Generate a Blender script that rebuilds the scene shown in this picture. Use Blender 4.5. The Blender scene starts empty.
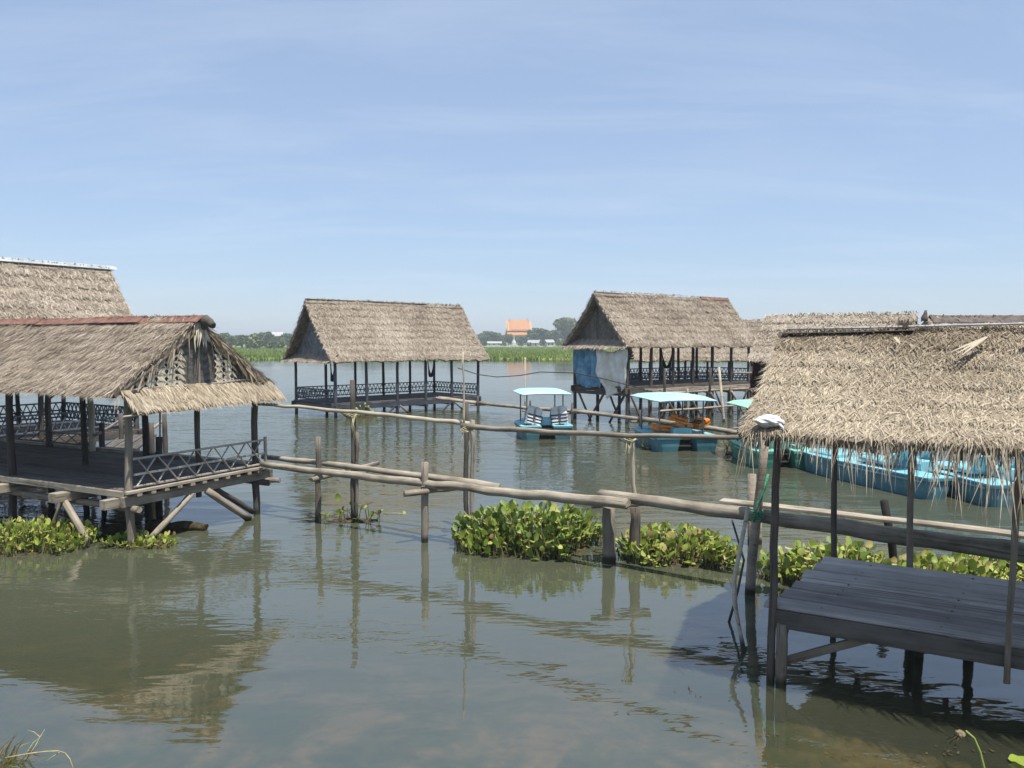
import bpy, math, random
import numpy as np
from mathutils import Vector, Matrix, Euler

random.seed(7)
scene = bpy.context.scene
col = scene.collection
R = math.radians

# ------------------------------------------------------------------ camera, sky, sun, exposure
CAM_H, FPX = 3.3, 800.0
PITCH = math.atan(42 / 800)
cam_d = bpy.data.cameras.new('camera')
cam_d.sensor_width = 36.0
cam_d.lens = 36.0 * FPX / 1024.0
cam_d.clip_start, cam_d.clip_end = 0.1, 9000
cam = bpy.data.objects.new('camera', cam_d)
col.objects.link(cam)
cam.location = (0, 0, CAM_H)
cam.rotation_euler = (math.pi / 2 - PITCH, 0, 0)
scene.camera = cam

SUN_EL, SUN_AZ = R(69.5), math.atan2(0.55, -0.835)      # azimuth measured from +Y towards +X
SUN_DIR = Vector((math.sin(SUN_AZ) * math.cos(SUN_EL), math.cos(SUN_AZ) * math.cos(SUN_EL), math.sin(SUN_EL)))
world = bpy.data.worlds.new('World')
scene.world = world
world.use_nodes = True
wn, wl = world.node_tree.nodes, world.node_tree.links
wn.clear()
w_out = wn.new('ShaderNodeOutputWorld')
w_bg = wn.new('ShaderNodeBackground')
w_sky = wn.new('ShaderNodeTexSky')
w_sky.sky_type = 'NISHITA'
w_sky.sun_disc = False
w_sky.sun_elevation = SUN_EL
w_sky.sun_rotation = SUN_AZ
w_sky.altitude = 10
w_sky.air_density = 1.0
w_sky.dust_density = 0.4
w_sky.ozone_density = 4.0
w_bg.inputs['Strength'].default_value = 0.148
# thin cirrus: the direction is projected on a high plane, streaked noise whitens the sky a little
tc = wn.new('ShaderNodeTexCoord')
sep = wn.new('ShaderNodeSeparateXYZ'); wl.new(tc.outputs['Generated'], sep.inputs[0])
zc = wn.new('ShaderNodeMath'); zc.operation = 'MAXIMUM'; zc.inputs[1].default_value = 0.0
wl.new(sep.outputs['Z'], zc.inputs[0])
za = wn.new('ShaderNodeMath'); za.operation = 'ADD'; za.inputs[1].default_value = 0.12
wl.new(zc.outputs[0], za.inputs[0])
dx = wn.new('ShaderNodeMath'); dx.operation = 'DIVIDE'; wl.new(sep.outputs['X'], dx.inputs[0]); wl.new(za.outputs[0], dx.inputs[1])
dy = wn.new('ShaderNodeMath'); dy.operation = 'DIVIDE'; wl.new(sep.outputs['Y'], dy.inputs[0]); wl.new(za.outputs[0], dy.inputs[1])
cmb = wn.new('ShaderNodeCombineXYZ'); wl.new(dx.outputs[0], cmb.inputs[0]); wl.new(dy.outputs[0], cmb.inputs[1])
mp = wn.new('ShaderNodeMapping'); mp.inputs['Scale'].default_value = (0.55, 1.7, 1); mp.inputs['Rotation'].default_value = (0, 0, R(8)); mp.inputs['Location'].default_value = (3.1, 0.4, 0)
wl.new(cmb.outputs[0], mp.inputs['Vector'])
cn = wn.new('ShaderNodeTexNoise'); cn.inputs['Scale'].default_value = 1.3; cn.inputs['Detail'].default_value = 8; cn.inputs['Roughness'].default_value = 0.62; cn.inputs['Distortion'].default_value = 0.5
wl.new(mp.outputs[0], cn.inputs['Vector'])
cr = wn.new('ShaderNodeMapRange'); cr.inputs['From Min'].default_value = 0.46; cr.inputs['From Max'].default_value = 0.78; cr.inputs['To Max'].default_value = 0.3
wl.new(cn.outputs['Fac'], cr.inputs['Value'])
mx = wn.new('ShaderNodeMixRGB'); mx.inputs[2].default_value = (3.6, 4.0, 4.6, 1)
veil = wn.new('ShaderNodeMixRGB'); veil.inputs[0].default_value = 0.66; veil.inputs[2].default_value = (1.78, 2.27, 3.12, 1)   # thin even high cloud over the whole sky
wl.new(w_sky.outputs[0], veil.inputs[1])
wl.new(cr.outputs[0], mx.inputs[0]); wl.new(veil.outputs[0], mx.inputs[1])
wl.new(mx.outputs[0], w_bg.inputs['Color'])
wl.new(w_bg.outputs[0], w_out.inputs[0])

sun_d = bpy.data.lights.new('sun', 'SUN')
sun_d.energy = 4.6
sun_d.angle = R(0.55)
sun_d.color = (1.0, 0.94, 0.84)
sun = bpy.data.objects.new('sun', sun_d)
col.objects.link(sun)
sun.location = (20, -30, 60)
sun.rotation_euler = (-SUN_DIR).to_track_quat('-Z', 'Y').to_euler()

vs = scene.view_settings
vs.view_transform = 'Standard'
vs.look = 'None'
vs.exposure = 0.55
vs.gamma = 1.0
vs.use_curve_mapping = False
scene.cycles.max_bounces = 8
scene.cycles.transparent_max_bounces = 12
scene.cycles.caustics_reflective = False
scene.cycles.caustics_refractive = False
scene.cycles.use_denoising = True


# ------------------------------------------------------------------ helpers: survey from the camera station
def _ray(x, y):
    a, b = (x - 512) / FPX, (384 - y) / FPX
    return a, math.cos(PITCH) + b * math.sin(PITCH), -math.sin(PITCH) + b * math.cos(PITCH)


def on_z(x, y, z=0.0):
    d = _ray(x, y); t = (z - CAM_H) / d[2]
    return Vector((d[0] * t, d[1] * t, z))


def at_depth(x, y, Y):
    d = _ray(x, y); t = Y / d[1]
    return Vector((d[0] * t, Y, CAM_H + d[2] * t))


# ------------------------------------------------------------------ helpers: objects
def tag(o, label=None, cat=None, group=None, kind=None):
    if label: o['label'] = label
    if cat: o['category'] = cat
    if group: o['group'] = group
    if kind: o['kind'] = kind
    return o


def thing(name, label, cat, loc=(0, 0, 0), rotz=0.0, group=None):
    o = bpy.data.objects.new(name, None)
    o.empty_display_size = 0.2
    col.objects.link(o)
    o.location = loc
    o.rotation_euler = (0, 0, rotz)
    return tag(o, label, cat, group)


def sub_empty(name, parent):
    o = bpy.data.objects.new(name, None)
    o.empty_display_size = 0.1
    col.objects.link(o)
    o.parent = parent
    return o


def mesh_obj(name, verts, faces, mat, parent=None, smooth=False, attr=None, matrix=None, kind=None):
    me = bpy.data.meshes.new(name)
    me.from_pydata([tuple(v) for v in verts], [], faces)
    if attr is not None:
        a = me.attributes.new('rnd', 'FLOAT', 'POINT')
        a.data.foreach_set('value', np.asarray(attr, dtype=np.float32))
    if smooth:
        me.polygons.foreach_set('use_smooth', [True] * len(me.polygons))
    if mat: me.materials.append(mat)
    me.update()
    o = bpy.data.objects.new(name, me)
    col.objects.link(o)
    if parent is not None: o.parent = parent
    if matrix is not None: o.matrix_basis = matrix
    if kind: o['kind'] = kind
    return o


def np_mesh(name, V, quads, tris, attr=None):
    """fast mesh from arrays"""
    me = bpy.data.meshes.new(name)
    nq, nt = len(quads), len(tris)
    me.vertices.add(len(V)); me.vertices.foreach_set('co', np.asarray(V, dtype=np.float32).ravel())
    me.loops.add(nq * 4 + nt * 3)
    idx = np.concatenate([np.asarray(quads, dtype=np.int32).ravel(), np.asarray(tris, dtype=np.int32).ravel()])
    me.loops.foreach_set('vertex_index', idx)
    me.polygons.add(nq + nt)
    st = np.concatenate([np.arange(nq, dtype=np.int32) * 4, nq * 4 + np.arange(nt, dtype=np.int32) * 3])
    me.polygons.foreach_set('loop_start', st)
    me.update(calc_edges=True)
    if attr is not None:
        a = me.attributes.new('rnd', 'FLOAT', 'POINT')
        a.data.foreach_set('value', np.asarray(attr, dtype=np.float32))
    me.validate()
    return me


def link_mesh(name, me, mat, parent=None, kind=None, matrix=None):
    if mat and not me.materials: me.materials.append(mat)
    o = bpy.data.objects.new(name, me)
    col.objects.link(o)
    if parent is not None: o.parent = parent
    if matrix is not None: o.matrix_basis = matrix
    if kind: o['kind'] = kind
    return o


def frame(p0, p1, up=(0, 0, 1)):
    p0, p1 = Vector(p0), Vector(p1)
    x = (p1 - p0); L = x.length; x.normalize()
    up = Vector(up)
    if abs(x.dot(up)) > 0.97: up = Vector((0, 1, 0)) if abs(x.y) < 0.9 else Vector((1, 0, 0))
    y = up.cross(x).normalized()
    z = x.cross(y).normalized()
    M = Matrix(((x.x, y.x, z.x, p0.x), (x.y, y.y, z.y, p0.y), (x.z, y.z, z.z, p0.z), (0, 0, 0, 1)))
    return M, L


def bar_geo(L, w, h, ch=0.006, seg=1, jit=0.0, rng=random):
    c = min(ch, w * 0.3, h * 0.3)
    prof = [(-w / 2 + c, -h / 2), (w / 2 - c, -h / 2), (w / 2, -h / 2 + c), (w / 2, h / 2 - c), (w / 2 - c, h / 2), (-w / 2 + c, h / 2), (-w / 2, h / 2 - c), (-w / 2, -h / 2 + c)]
    V, F = [], []
    for i in range(seg + 1):
        oy, oz = rng.uniform(-jit, jit), rng.uniform(-jit, jit)
        sx = rng.uniform(-jit, jit) * 2 if i in (0, seg) else 0
        for (a, b) in prof: V.append((L * i / seg + sx * (0.5 + a / w), a + oy, b + oz))
    for i in range(seg):
        for k in range(8):
            a, b = i * 8 + k, i * 8 + (k + 1) % 8
            F.append((a, b, b + 8, a + 8))
    F.append(tuple(range(7, -1, -1))); F.append(tuple(range(seg * 8, seg * 8 + 8)))
    return V, F


def bar(name, p0, p1, w, h, mat, parent=None, up=(0, 0, 1), ch=0.006, seg=2, jit=0.003):
    M, L = frame(p0, p1, up)
    V, F = bar_geo(L, w, h, ch, seg, jit)
    return mesh_obj(name, V, F, mat, parent, matrix=M)


def rod_geo(L, r0, r1, n=9, seg=6, wob=0.01, bend=(0, 0), rng=random, knots=0.0):
    V, F = [], []
    for i in range(seg + 1):
        t = i / seg
        r = r0 + (r1 - r0) * t
        r *= 1 + rng.uniform(-0.07, 0.07) + (knots if i % 2 else 0)
        oy = bend[0] * 4 * t * (1 - t) + (rng.uniform(-wob, wob) if 0 < i < seg else 0)
        oz = bend[1] * 4 * t * (1 - t) + (rng.uniform(-wob, wob) if 0 < i < seg else 0)
        for k in range(n):
            a = 2 * math.pi * k / n
            rr = r * (1 + rng.uniform(-0.05, 0.05))
            V.append((L * t + (rng.uniform(-.2, .2) * r if i in (0, seg) else 0), oy + rr * math.cos(a), oz + rr * math.sin(a)))
    for i in range(seg):
        for k in range(n):
            a, b = i * n + k, i * n + (k + 1) % n
            F.append((a, b, b + n, a + n))
    F.append(tuple(range(n - 1, -1, -1))); F.append(tuple(range(seg * n, seg * n + n)))
    return V, F


def rod(name, p0, p1, r0, r1, mat, parent=None, n=9, seg=6, wob=0.01, bend=(0, 0), knots=0.0):
    M, L = frame(p0, p1)
    V, F = rod_geo(L, r0, r1, n, seg, wob, bend, knots=knots or random.uniform(.0, .06))
    o = mesh_obj(name, V, F, mat, parent, smooth=True, matrix=M)
    me = o.data
    me.polygons[len(me.polygons) - 1].use_smooth = False
    me.polygons[len(me.polygons) - 2].use_smooth = False
    return o


def path_rod(name, pts, r, mat, parent=None, n=7, r1=None):
    """tube through given points, in the parent's space"""
    pts = [Vector(p) for p in pts]
    V, F = [], []
    m = len(pts)
    for i, p in enumerate(pts):
        d = (pts[min(i + 1, m - 1)] - pts[max(i - 1, 0)]).normalized()
        up = Vector((0, 0, 1)) if abs(d.z) < .9 else Vector((1, 0, 0))
        a = up.cross(d).normalized(); b = d.cross(a)
        rr = r if r1 is None else r + (r1 - r) * i / (m - 1)
        for k in range(n):
            t = 2 * math.pi * k / n
            V.append(p + a * rr * math.cos(t) + b * rr * math.sin(t))
    for i in range(m - 1):
        for k in range(n):
            a, b = i * n + k, i * n + (k + 1) % n
            F.append((a, b, b + n, a + n))
    F.append(tuple(range(n - 1, -1, -1))); F.append(tuple(range((m - 1) * n, m * n)))
    return mesh_obj(name, V, F, mat, parent, smooth=True)


class MB:
    """collects bars and rods of ONE part"""
    def __init__(s): s.V, s.F = [], []
    def add(s, V, F, M=None):
        b = len(s.V)
        s.V += [(M @ Vector(v)) if M is not None else Vector(v) for v in V]
        s.F += [tuple(i + b for i in f) for f in F]
    def bar(s, p0, p1, w, h, up=(0, 0, 1), ch=0.004, jit=0.002):
        M, L = frame(p0, p1, up); V, F = bar_geo(L, w, h, ch, 1, jit); s.add(V, F, M)
    def rod(s, p0, p1, r0, r1, n=6, seg=3, wob=0.005):
        M, L = frame(p0, p1); V, F = rod_geo(L, r0, r1, n, seg, wob); s.add(V, F, M)
    def build(s, name, mat, parent=None, smooth=False, kind=None):
        return mesh_obj(name, s.V, s.F, mat, parent, smooth, kind=kind)


def waves(seed, n=7, f=1.0):
    r = np.random.RandomState(seed)
    K = r.normal(0, f, (n, 2)); ph = r.uniform(0, 6.28, n); A = r.uniform(.5, 1, n); A /= A.sum()
    def g(x, y):
        out = 0
        for i in range(n): out = out + A[i] * np.sin(K[i, 0] * x + K[i, 1] * y + ph[i])
        return out
    return g


# ------------------------------------------------------------------ helpers: materials
def mat_new(name):
    m = bpy.data.materials.new(name); m.use_nodes = True
    nt = m.node_tree; b = nt.nodes['Principled BSDF']
    return m, nt.nodes, nt.links, b


def ramp(nodes, stops):
    r = nodes.new('ShaderNodeValToRGB')
    e = r.color_ramp.elements
    e[0].position, e[0].color = stops[0][0], (*stops[0][1], 1)
    e[1].position, e[1].color = stops[-1][0], (*stops[-1][1], 1)
    for p, c in stops[1:-1]:
        k = e.new(p); k.color = (*c, 1)
    return r


def noise(nodes, links, vec, scale, detail=4, rough=.6, dist=0.0):
    n = nodes.new('ShaderNodeTexNoise')
    n.inputs['Scale'].default_value = scale; n.inputs['Detail'].default_value = detail
    n.inputs['Roughness'].default_value = rough; n.inputs['Distortion'].default_value = dist
    if vec is not None: links.new(vec, n.inputs['Vector'])
    return n


def mapped(nodes, links, scale, rnd=True):
    t = nodes.new('ShaderNodeTexCoord'); m = nodes.new('ShaderNodeMapping')
    m.inputs['Scale'].default_value = scale
    links.new(t.outputs['Object'], m.inputs['Vector'])
    if rnd:
        oi = nodes.new('ShaderNodeObjectInfo'); mu = nodes.new('ShaderNodeMath'); mu.operation = 'MULTIPLY'; mu.inputs[1].default_value = 37.0
        links.new(oi.outputs['Random'], mu.inputs[0]); links.new(mu.outputs[0], m.inputs['Location'])
    return m.outputs[0]


def wood_mat(name, dark, light, rough=.85, grain=(1.6, 26, 26), var=.35, bump=.25):
    """weathered timber, grain along the piece's own length"""
    m, N, Lk, b = mat_new(name)
    v = mapped(N, Lk, grain)
    n1 = noise(N, Lk, v, 1.0, 6, .65, .4)
    v2 = mapped(N, Lk, (2.2, 3.5, 3.5))
    n2 = noise(N, Lk, v2, 1.0, 4, .6)
    md = N.new('ShaderNodeMath'); md.operation = 'MULTIPLY_ADD'; md.inputs[1].default_value = .55
    Lk.new(n2.outputs['Fac'], md.inputs[0])
    sc = N.new('ShaderNodeMath'); sc.operation = 'MULTIPLY'; sc.inputs[1].default_value = .5
    Lk.new(n1.outputs['Fac'], sc.inputs[0]); Lk.new(sc.outputs[0], md.inputs[2])
    mid = tuple((a + c) / 2 for a, c in zip(dark, light))
    r = ramp(N, [(.36, dark), (.5, mid), (.66, light)])
    Lk.new(md.outputs[0], r.inputs[0])
    vc = mapped(N, Lk, (grain[0] * .45, grain[1] * 1.6, grain[2] * 1.6))
    nc = noise(N, Lk, vc, 1.0, 3, .5, .2)
    rc = ramp(N, [(.33, (.35, .33, .31)), (.40, (1, 1, 1))]); Lk.new(nc.outputs['Fac'], rc.inputs[0])
    mc = N.new('ShaderNodeMixRGB'); mc.blend_type = 'MULTIPLY'; mc.inputs[0].default_value = .85
    Lk.new(r.outputs[0], mc.inputs[1]); Lk.new(rc.outputs[0], mc.inputs[2])
    oi = N.new('ShaderNodeObjectInfo')
    mr = N.new('ShaderNodeMapRange'); mr.inputs['To Min'].default_value = 1 - var; mr.inputs['To Max'].default_value = 1 + var * .6
    Lk.new(oi.outputs['Random'], mr.inputs['Value'])
    mm = N.new('ShaderNodeMixRGB'); mm.blend_type = 'MULTIPLY'; mm.inputs[0].default_value = 1
    Lk.new(mc.outputs[0], mm.inputs[1]); Lk.new(mr.outputs[0], mm.inputs[2])
    gp_ = N.new('ShaderNodeNewGeometry'); sz = N.new('ShaderNodeSeparateXYZ'); Lk.new(gp_.outputs['Position'], sz.inputs[0])
    ns = N.new('ShaderNodeMath'); ns.operation = 'MULTIPLY_ADD'; ns.inputs[1].default_value = -.16; Lk.new(n2.outputs['Fac'], ns.inputs[0]); Lk.new(sz.outputs['Z'], ns.inputs[2])
    wz = N.new('ShaderNodeMapRange'); wz.inputs['From Min'].default_value = -.02; wz.inputs['From Max'].default_value = .07; wz.inputs['To Min'].default_value = 1; wz.inputs['To Max'].default_value = 0
    Lk.new(ns.outputs[0], wz.inputs['Value'])
    wm = N.new('ShaderNodeMixRGB'); Lk.new(wz.outputs[0], wm.inputs[0]); Lk.new(mm.outputs[0], wm.inputs[1]); wm.inputs[2].default_value = (.03, .03, .018, 1)
    Lk.new(wm.outputs[0], b.inputs['Base Color'])
    b.inputs['Roughness'].default_value = rough
    b.inputs['Specular IOR Level'].default_value = .25
    bp = N.new('ShaderNodeBump'); bp.inputs['Strength'].default_value = bump; bp.inputs['Distance'].default_value = .01
    Lk.new(n1.outputs['Fac'], bp.inputs['Height']); Lk.new(bp.outputs[0], b.inputs['Normal'])
    return m


def attr_mat(name, stops, rough=.9, transl=0.0, tcol=None, spec=.2):
    """colour by the per-blade random attribute"""
    m, N, Lk, b = mat_new(name)
    a = N.new('ShaderNodeAttribute'); a.attribute_name = 'rnd'
    r = ramp(N, stops); Lk.new(a.outputs['Fac'], r.inputs[0])
    Lk.new(r.outputs[0], b.inputs['Base Color'])
    b.inputs['Roughness'].default_value = rough; b.inputs['Specular IOR Level'].default_value = spec
    if transl:
        out = N['Material Output']; t = N.new('ShaderNodeBsdfTranslucent'); mx = N.new('ShaderNodeMixShader')
        mx.inputs[0].default_value = transl
        if tcol: t.inputs[0].default_value = (*tcol, 1)
        else: Lk.new(r.outputs[0], t.inputs[0])
        Lk.new(b.outputs[0], mx.inputs[1]); Lk.new(t.outputs[0], mx.inputs[2]); Lk.new(mx.outputs[0], out.inputs[0])
    return m


def plain_mat(name, c1, c2, scale=3, rough=.6, spec=.3, bump=0.0, detail=5, lo=.35, hi=.65, rnd=True):
    m, N, Lk, b = mat_new(name)
    v = mapped(N, Lk, (1, 1, 1), rnd)
    n = noise(N, Lk, v, scale, detail, .62, .2)
    r = ramp(N, [(lo, c1), (hi, c2)]); Lk.new(n.outputs['Fac'], r.inputs[0]); Lk.new(r.outputs[0], b.inputs['Base Color'])
    b.inputs['Roughness'].default_value = rough; b.inputs['Specular IOR Level'].default_value = spec
    if bump:
        bp = N.new('ShaderNodeBump'); bp.inputs['Strength'].default_value = bump; bp.inputs['Distance'].default_value = .02
        Lk.new(n.outputs['Fac'], bp.inputs['Height']); Lk.new(bp.outputs[0], b.inputs['Normal'])
    return m


M_thatch = attr_mat('thatch_straw', [(0, (.15, .118, .083)), (.3, (.29, .235, .168)), (.65, (.41, .345, .255)), (1, (.57, .50, .385))], .85, .15)
M_thatch_grey = attr_mat('thatch_grey_straw', [(0, (.17, .136, .102)), (.3, (.29, .24, .185)), (.65, (.40, .34, .27)), (1, (.54, .475, .395))], .9, .12)
M_thatch_base = plain_mat('thatch_bed', (.14, .112, .083), (.29, .24, .185), 6, .95, .1, .5)
M_palm_pale = attr_mat('pale_palm_leaf', [(0, (.32, .28, .21)), (.5, (.56, .50, .39)), (1, (.74, .68, .55))], .8, .15)
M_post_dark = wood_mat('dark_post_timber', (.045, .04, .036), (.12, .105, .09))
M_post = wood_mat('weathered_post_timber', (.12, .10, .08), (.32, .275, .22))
M_log = wood_mat('bleached_log_timber', (.115, .098, .074), (.41, .36, .285), grain=(.8, 15, 15), var=.2, bump=.6)
M_bamboo = wood_mat('bleached_bamboo', (.27, .235, .17), (.54, .48, .37), .6, (1.2, 12, 12), .15)
M_deckgrey = wood_mat('grey_deck_board', (.28, .265, .25), (.52, .49, .46), .75, (1.0, 16, 16), .55, .5)
M_deckdark = wood_mat('dark_deck_board', (.06, .055, .05), (.16, .145, .13), .75, (1.2, 22, 22), .25)
M_beam = wood_mat('tan_beam_end', (.2, .17, .13), (.40, .35, .28), .85, (2, 18, 18), .15)
M_blueframe = wood_mat('blue_grey_painted_timber', (.035, .04, .052), (.085, .095, .115), .6, (2, 14, 14), .25)
M_lattice = wood_mat('grey_lattice_slat', (.27, .25, .225), (.52, .48, .43), .75, (3, 20, 20), .2)
M_lattice_blue = wood_mat('dark_lattice_slat', (.05, .055, .07), (.14, .15, .18), .75, (3, 20, 20), .2)
M_gable_grey = plain_mat('grey_gable_board', (.12, .125, .13), (.24, .245, .25), 5, .85, .2, .3)
M_gable_wood = wood_mat('gable_slat_timber', (.10, .085, .07), (.24, .21, .18), .85, (2, 18, 18), .25)
M_gable_dark = plain_mat('dark_woven_gable', (.07, .065, .06), (.17, .16, .145), 14, .9, .1, .5)
M_rust = plain_mat('rusty_red_metal', (.12, .06, .045), (.25, .135, .10), 9, .7, .3, .2)
M_whitecap = plain_mat('pale_metal_cap', (.30, .315, .32), (.46, .475, .48), 4, .45, .4)
M_darkcap = plain_mat('dark_ridge_metal', (.05, .04, .035), (.14, .11, .095), 6, .7, .3)
def boat_mat(name, c1, c2, dirt=(.16, .15, .11)):
    m, N, Lk, b = mat_new(name)
    v = mapped(N, Lk, (1, 1, 1)); n = noise(N, Lk, v, 1.6, 5, .6, .3)
    r = ramp(N, [(.35, c1), (.65, c2)]); Lk.new(n.outputs['Fac'], r.inputs[0])
    v2 = mapped(N, Lk, (9, 9, 1.6)); n2 = noise(N, Lk, v2, 1.0, 6, .7, .4)          # run-down grime streaks
    r2 = ramp(N, [(.54, (0, 0, 0)), (.74, (.8, .8, .8))]); Lk.new(n2.outputs['Fac'], r2.inputs[0])
    mx = N.new('ShaderNodeMixRGB'); Lk.new(r2.outputs[0], mx.inputs[0]); Lk.new(r.outputs[0], mx.inputs[1]); mx.inputs[2].default_value = (*dirt, 1)
    Lk.new(mx.outputs[0], b.inputs['Base Color'])
    b.inputs['Roughness'].default_value = .5; b.inputs['Specular IOR Level'].default_value = .35
    return m


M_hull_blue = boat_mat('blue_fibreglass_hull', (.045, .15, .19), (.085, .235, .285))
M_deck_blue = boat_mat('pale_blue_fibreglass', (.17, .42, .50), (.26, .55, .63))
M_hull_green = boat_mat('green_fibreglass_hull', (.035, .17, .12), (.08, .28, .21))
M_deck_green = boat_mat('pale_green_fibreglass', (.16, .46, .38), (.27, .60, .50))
M_canopy_blue = boat_mat('pale_blue_canopy', (.33, .53, .62), (.42, .63, .71))
M_canopy_green = boat_mat('pale_green_canopy', (.27, .52, .40), (.36, .62, .5))
M_black = plain_mat('black_rubber', (.012, .012, .013), (.03, .03, .03), 5, .7, .2)
M_metal_pole = plain_mat('painted_steel_pole', (.09, .10, .12), (.2, .22, .24), 4, .4, .5)
M_vest_orange = plain_mat('orange_vest_cloth', (.62, .16, .03), (.82, .30, .06), 8, .8, .2, .4)
M_vest_white = plain_mat('white_vest_cloth', (.62, .60, .55), (.8, .78, .74), 8, .8, .2, .3)
M_vest_navy = plain_mat('navy_vest_cloth', (.02, .022, .05), (.05, .055, .10), 8, .8, .2)
M_cloth_blue = plain_mat('blue_tarpaulin', (.07, .20, .33), (.22, .41, .53), 3.2, .6, .3, .4)
M_cloth_white = plain_mat('dirty_white_tarpaulin', (.6, .55, .42), (.86, .86, .84), 2.0, .7, .3, .4)
M_cloth_maroon = plain_mat('maroon_curtain', (.045, .012, .016), (.10, .03, .035), 4, .85, .1, .3)
M_bag = plain_mat('white_plastic_bag', (.5, .5, .5), (.74, .74, .74), 22, .4, .4, .4)
M_rope_green = plain_mat('green_rope', (.03, .17, .10), (.09, .32, .2), 30, .8, .2)
M_rope = plain_mat('pale_fibre_rope', (.3, .28, .16), (.5, .47, .3), 30, .9, .1)
M_wire = plain_mat('dark_cable', (.03, .03, .03), (.08, .075, .07), 10, .7, .2)
M_leaf = attr_mat('hyacinth_leaf', [(0, (.04, .085, .018)), (.2, (.12, .19, .03)), (.52, (.27, .35, .06)), (.84, (.46, .48, .12)), (.9, (.40, .34, .12)), (1, (.22, .13, .06))], .52, .3, None, .5)
M_leaf_left = attr_mat('bright_weed_leaf', [(0, (.06, .115, .02)), (.35, (.20, .29, .04)), (.8, (.38, .46, .08)), (1, (.44, .36, .14))], .5, .3, None, .4)
M_stalk = attr_mat('hyacinth_stalk', [(0, (.05, .075, .02)), (.5, (.14, .16, .05)), (1, (.24, .2, .10))], .7, .15)
M_debris = plain_mat('floating_root_mat', (.025, .02, .012), (.10, .08, .045), 14, .95, .1, .6)
M_dry = attr_mat('dry_stalk', [(0, (.16, .13, .06)), (.5, (.36, .3, .13)), (1, (.36, .42, .12))], .8, .2)


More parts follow.
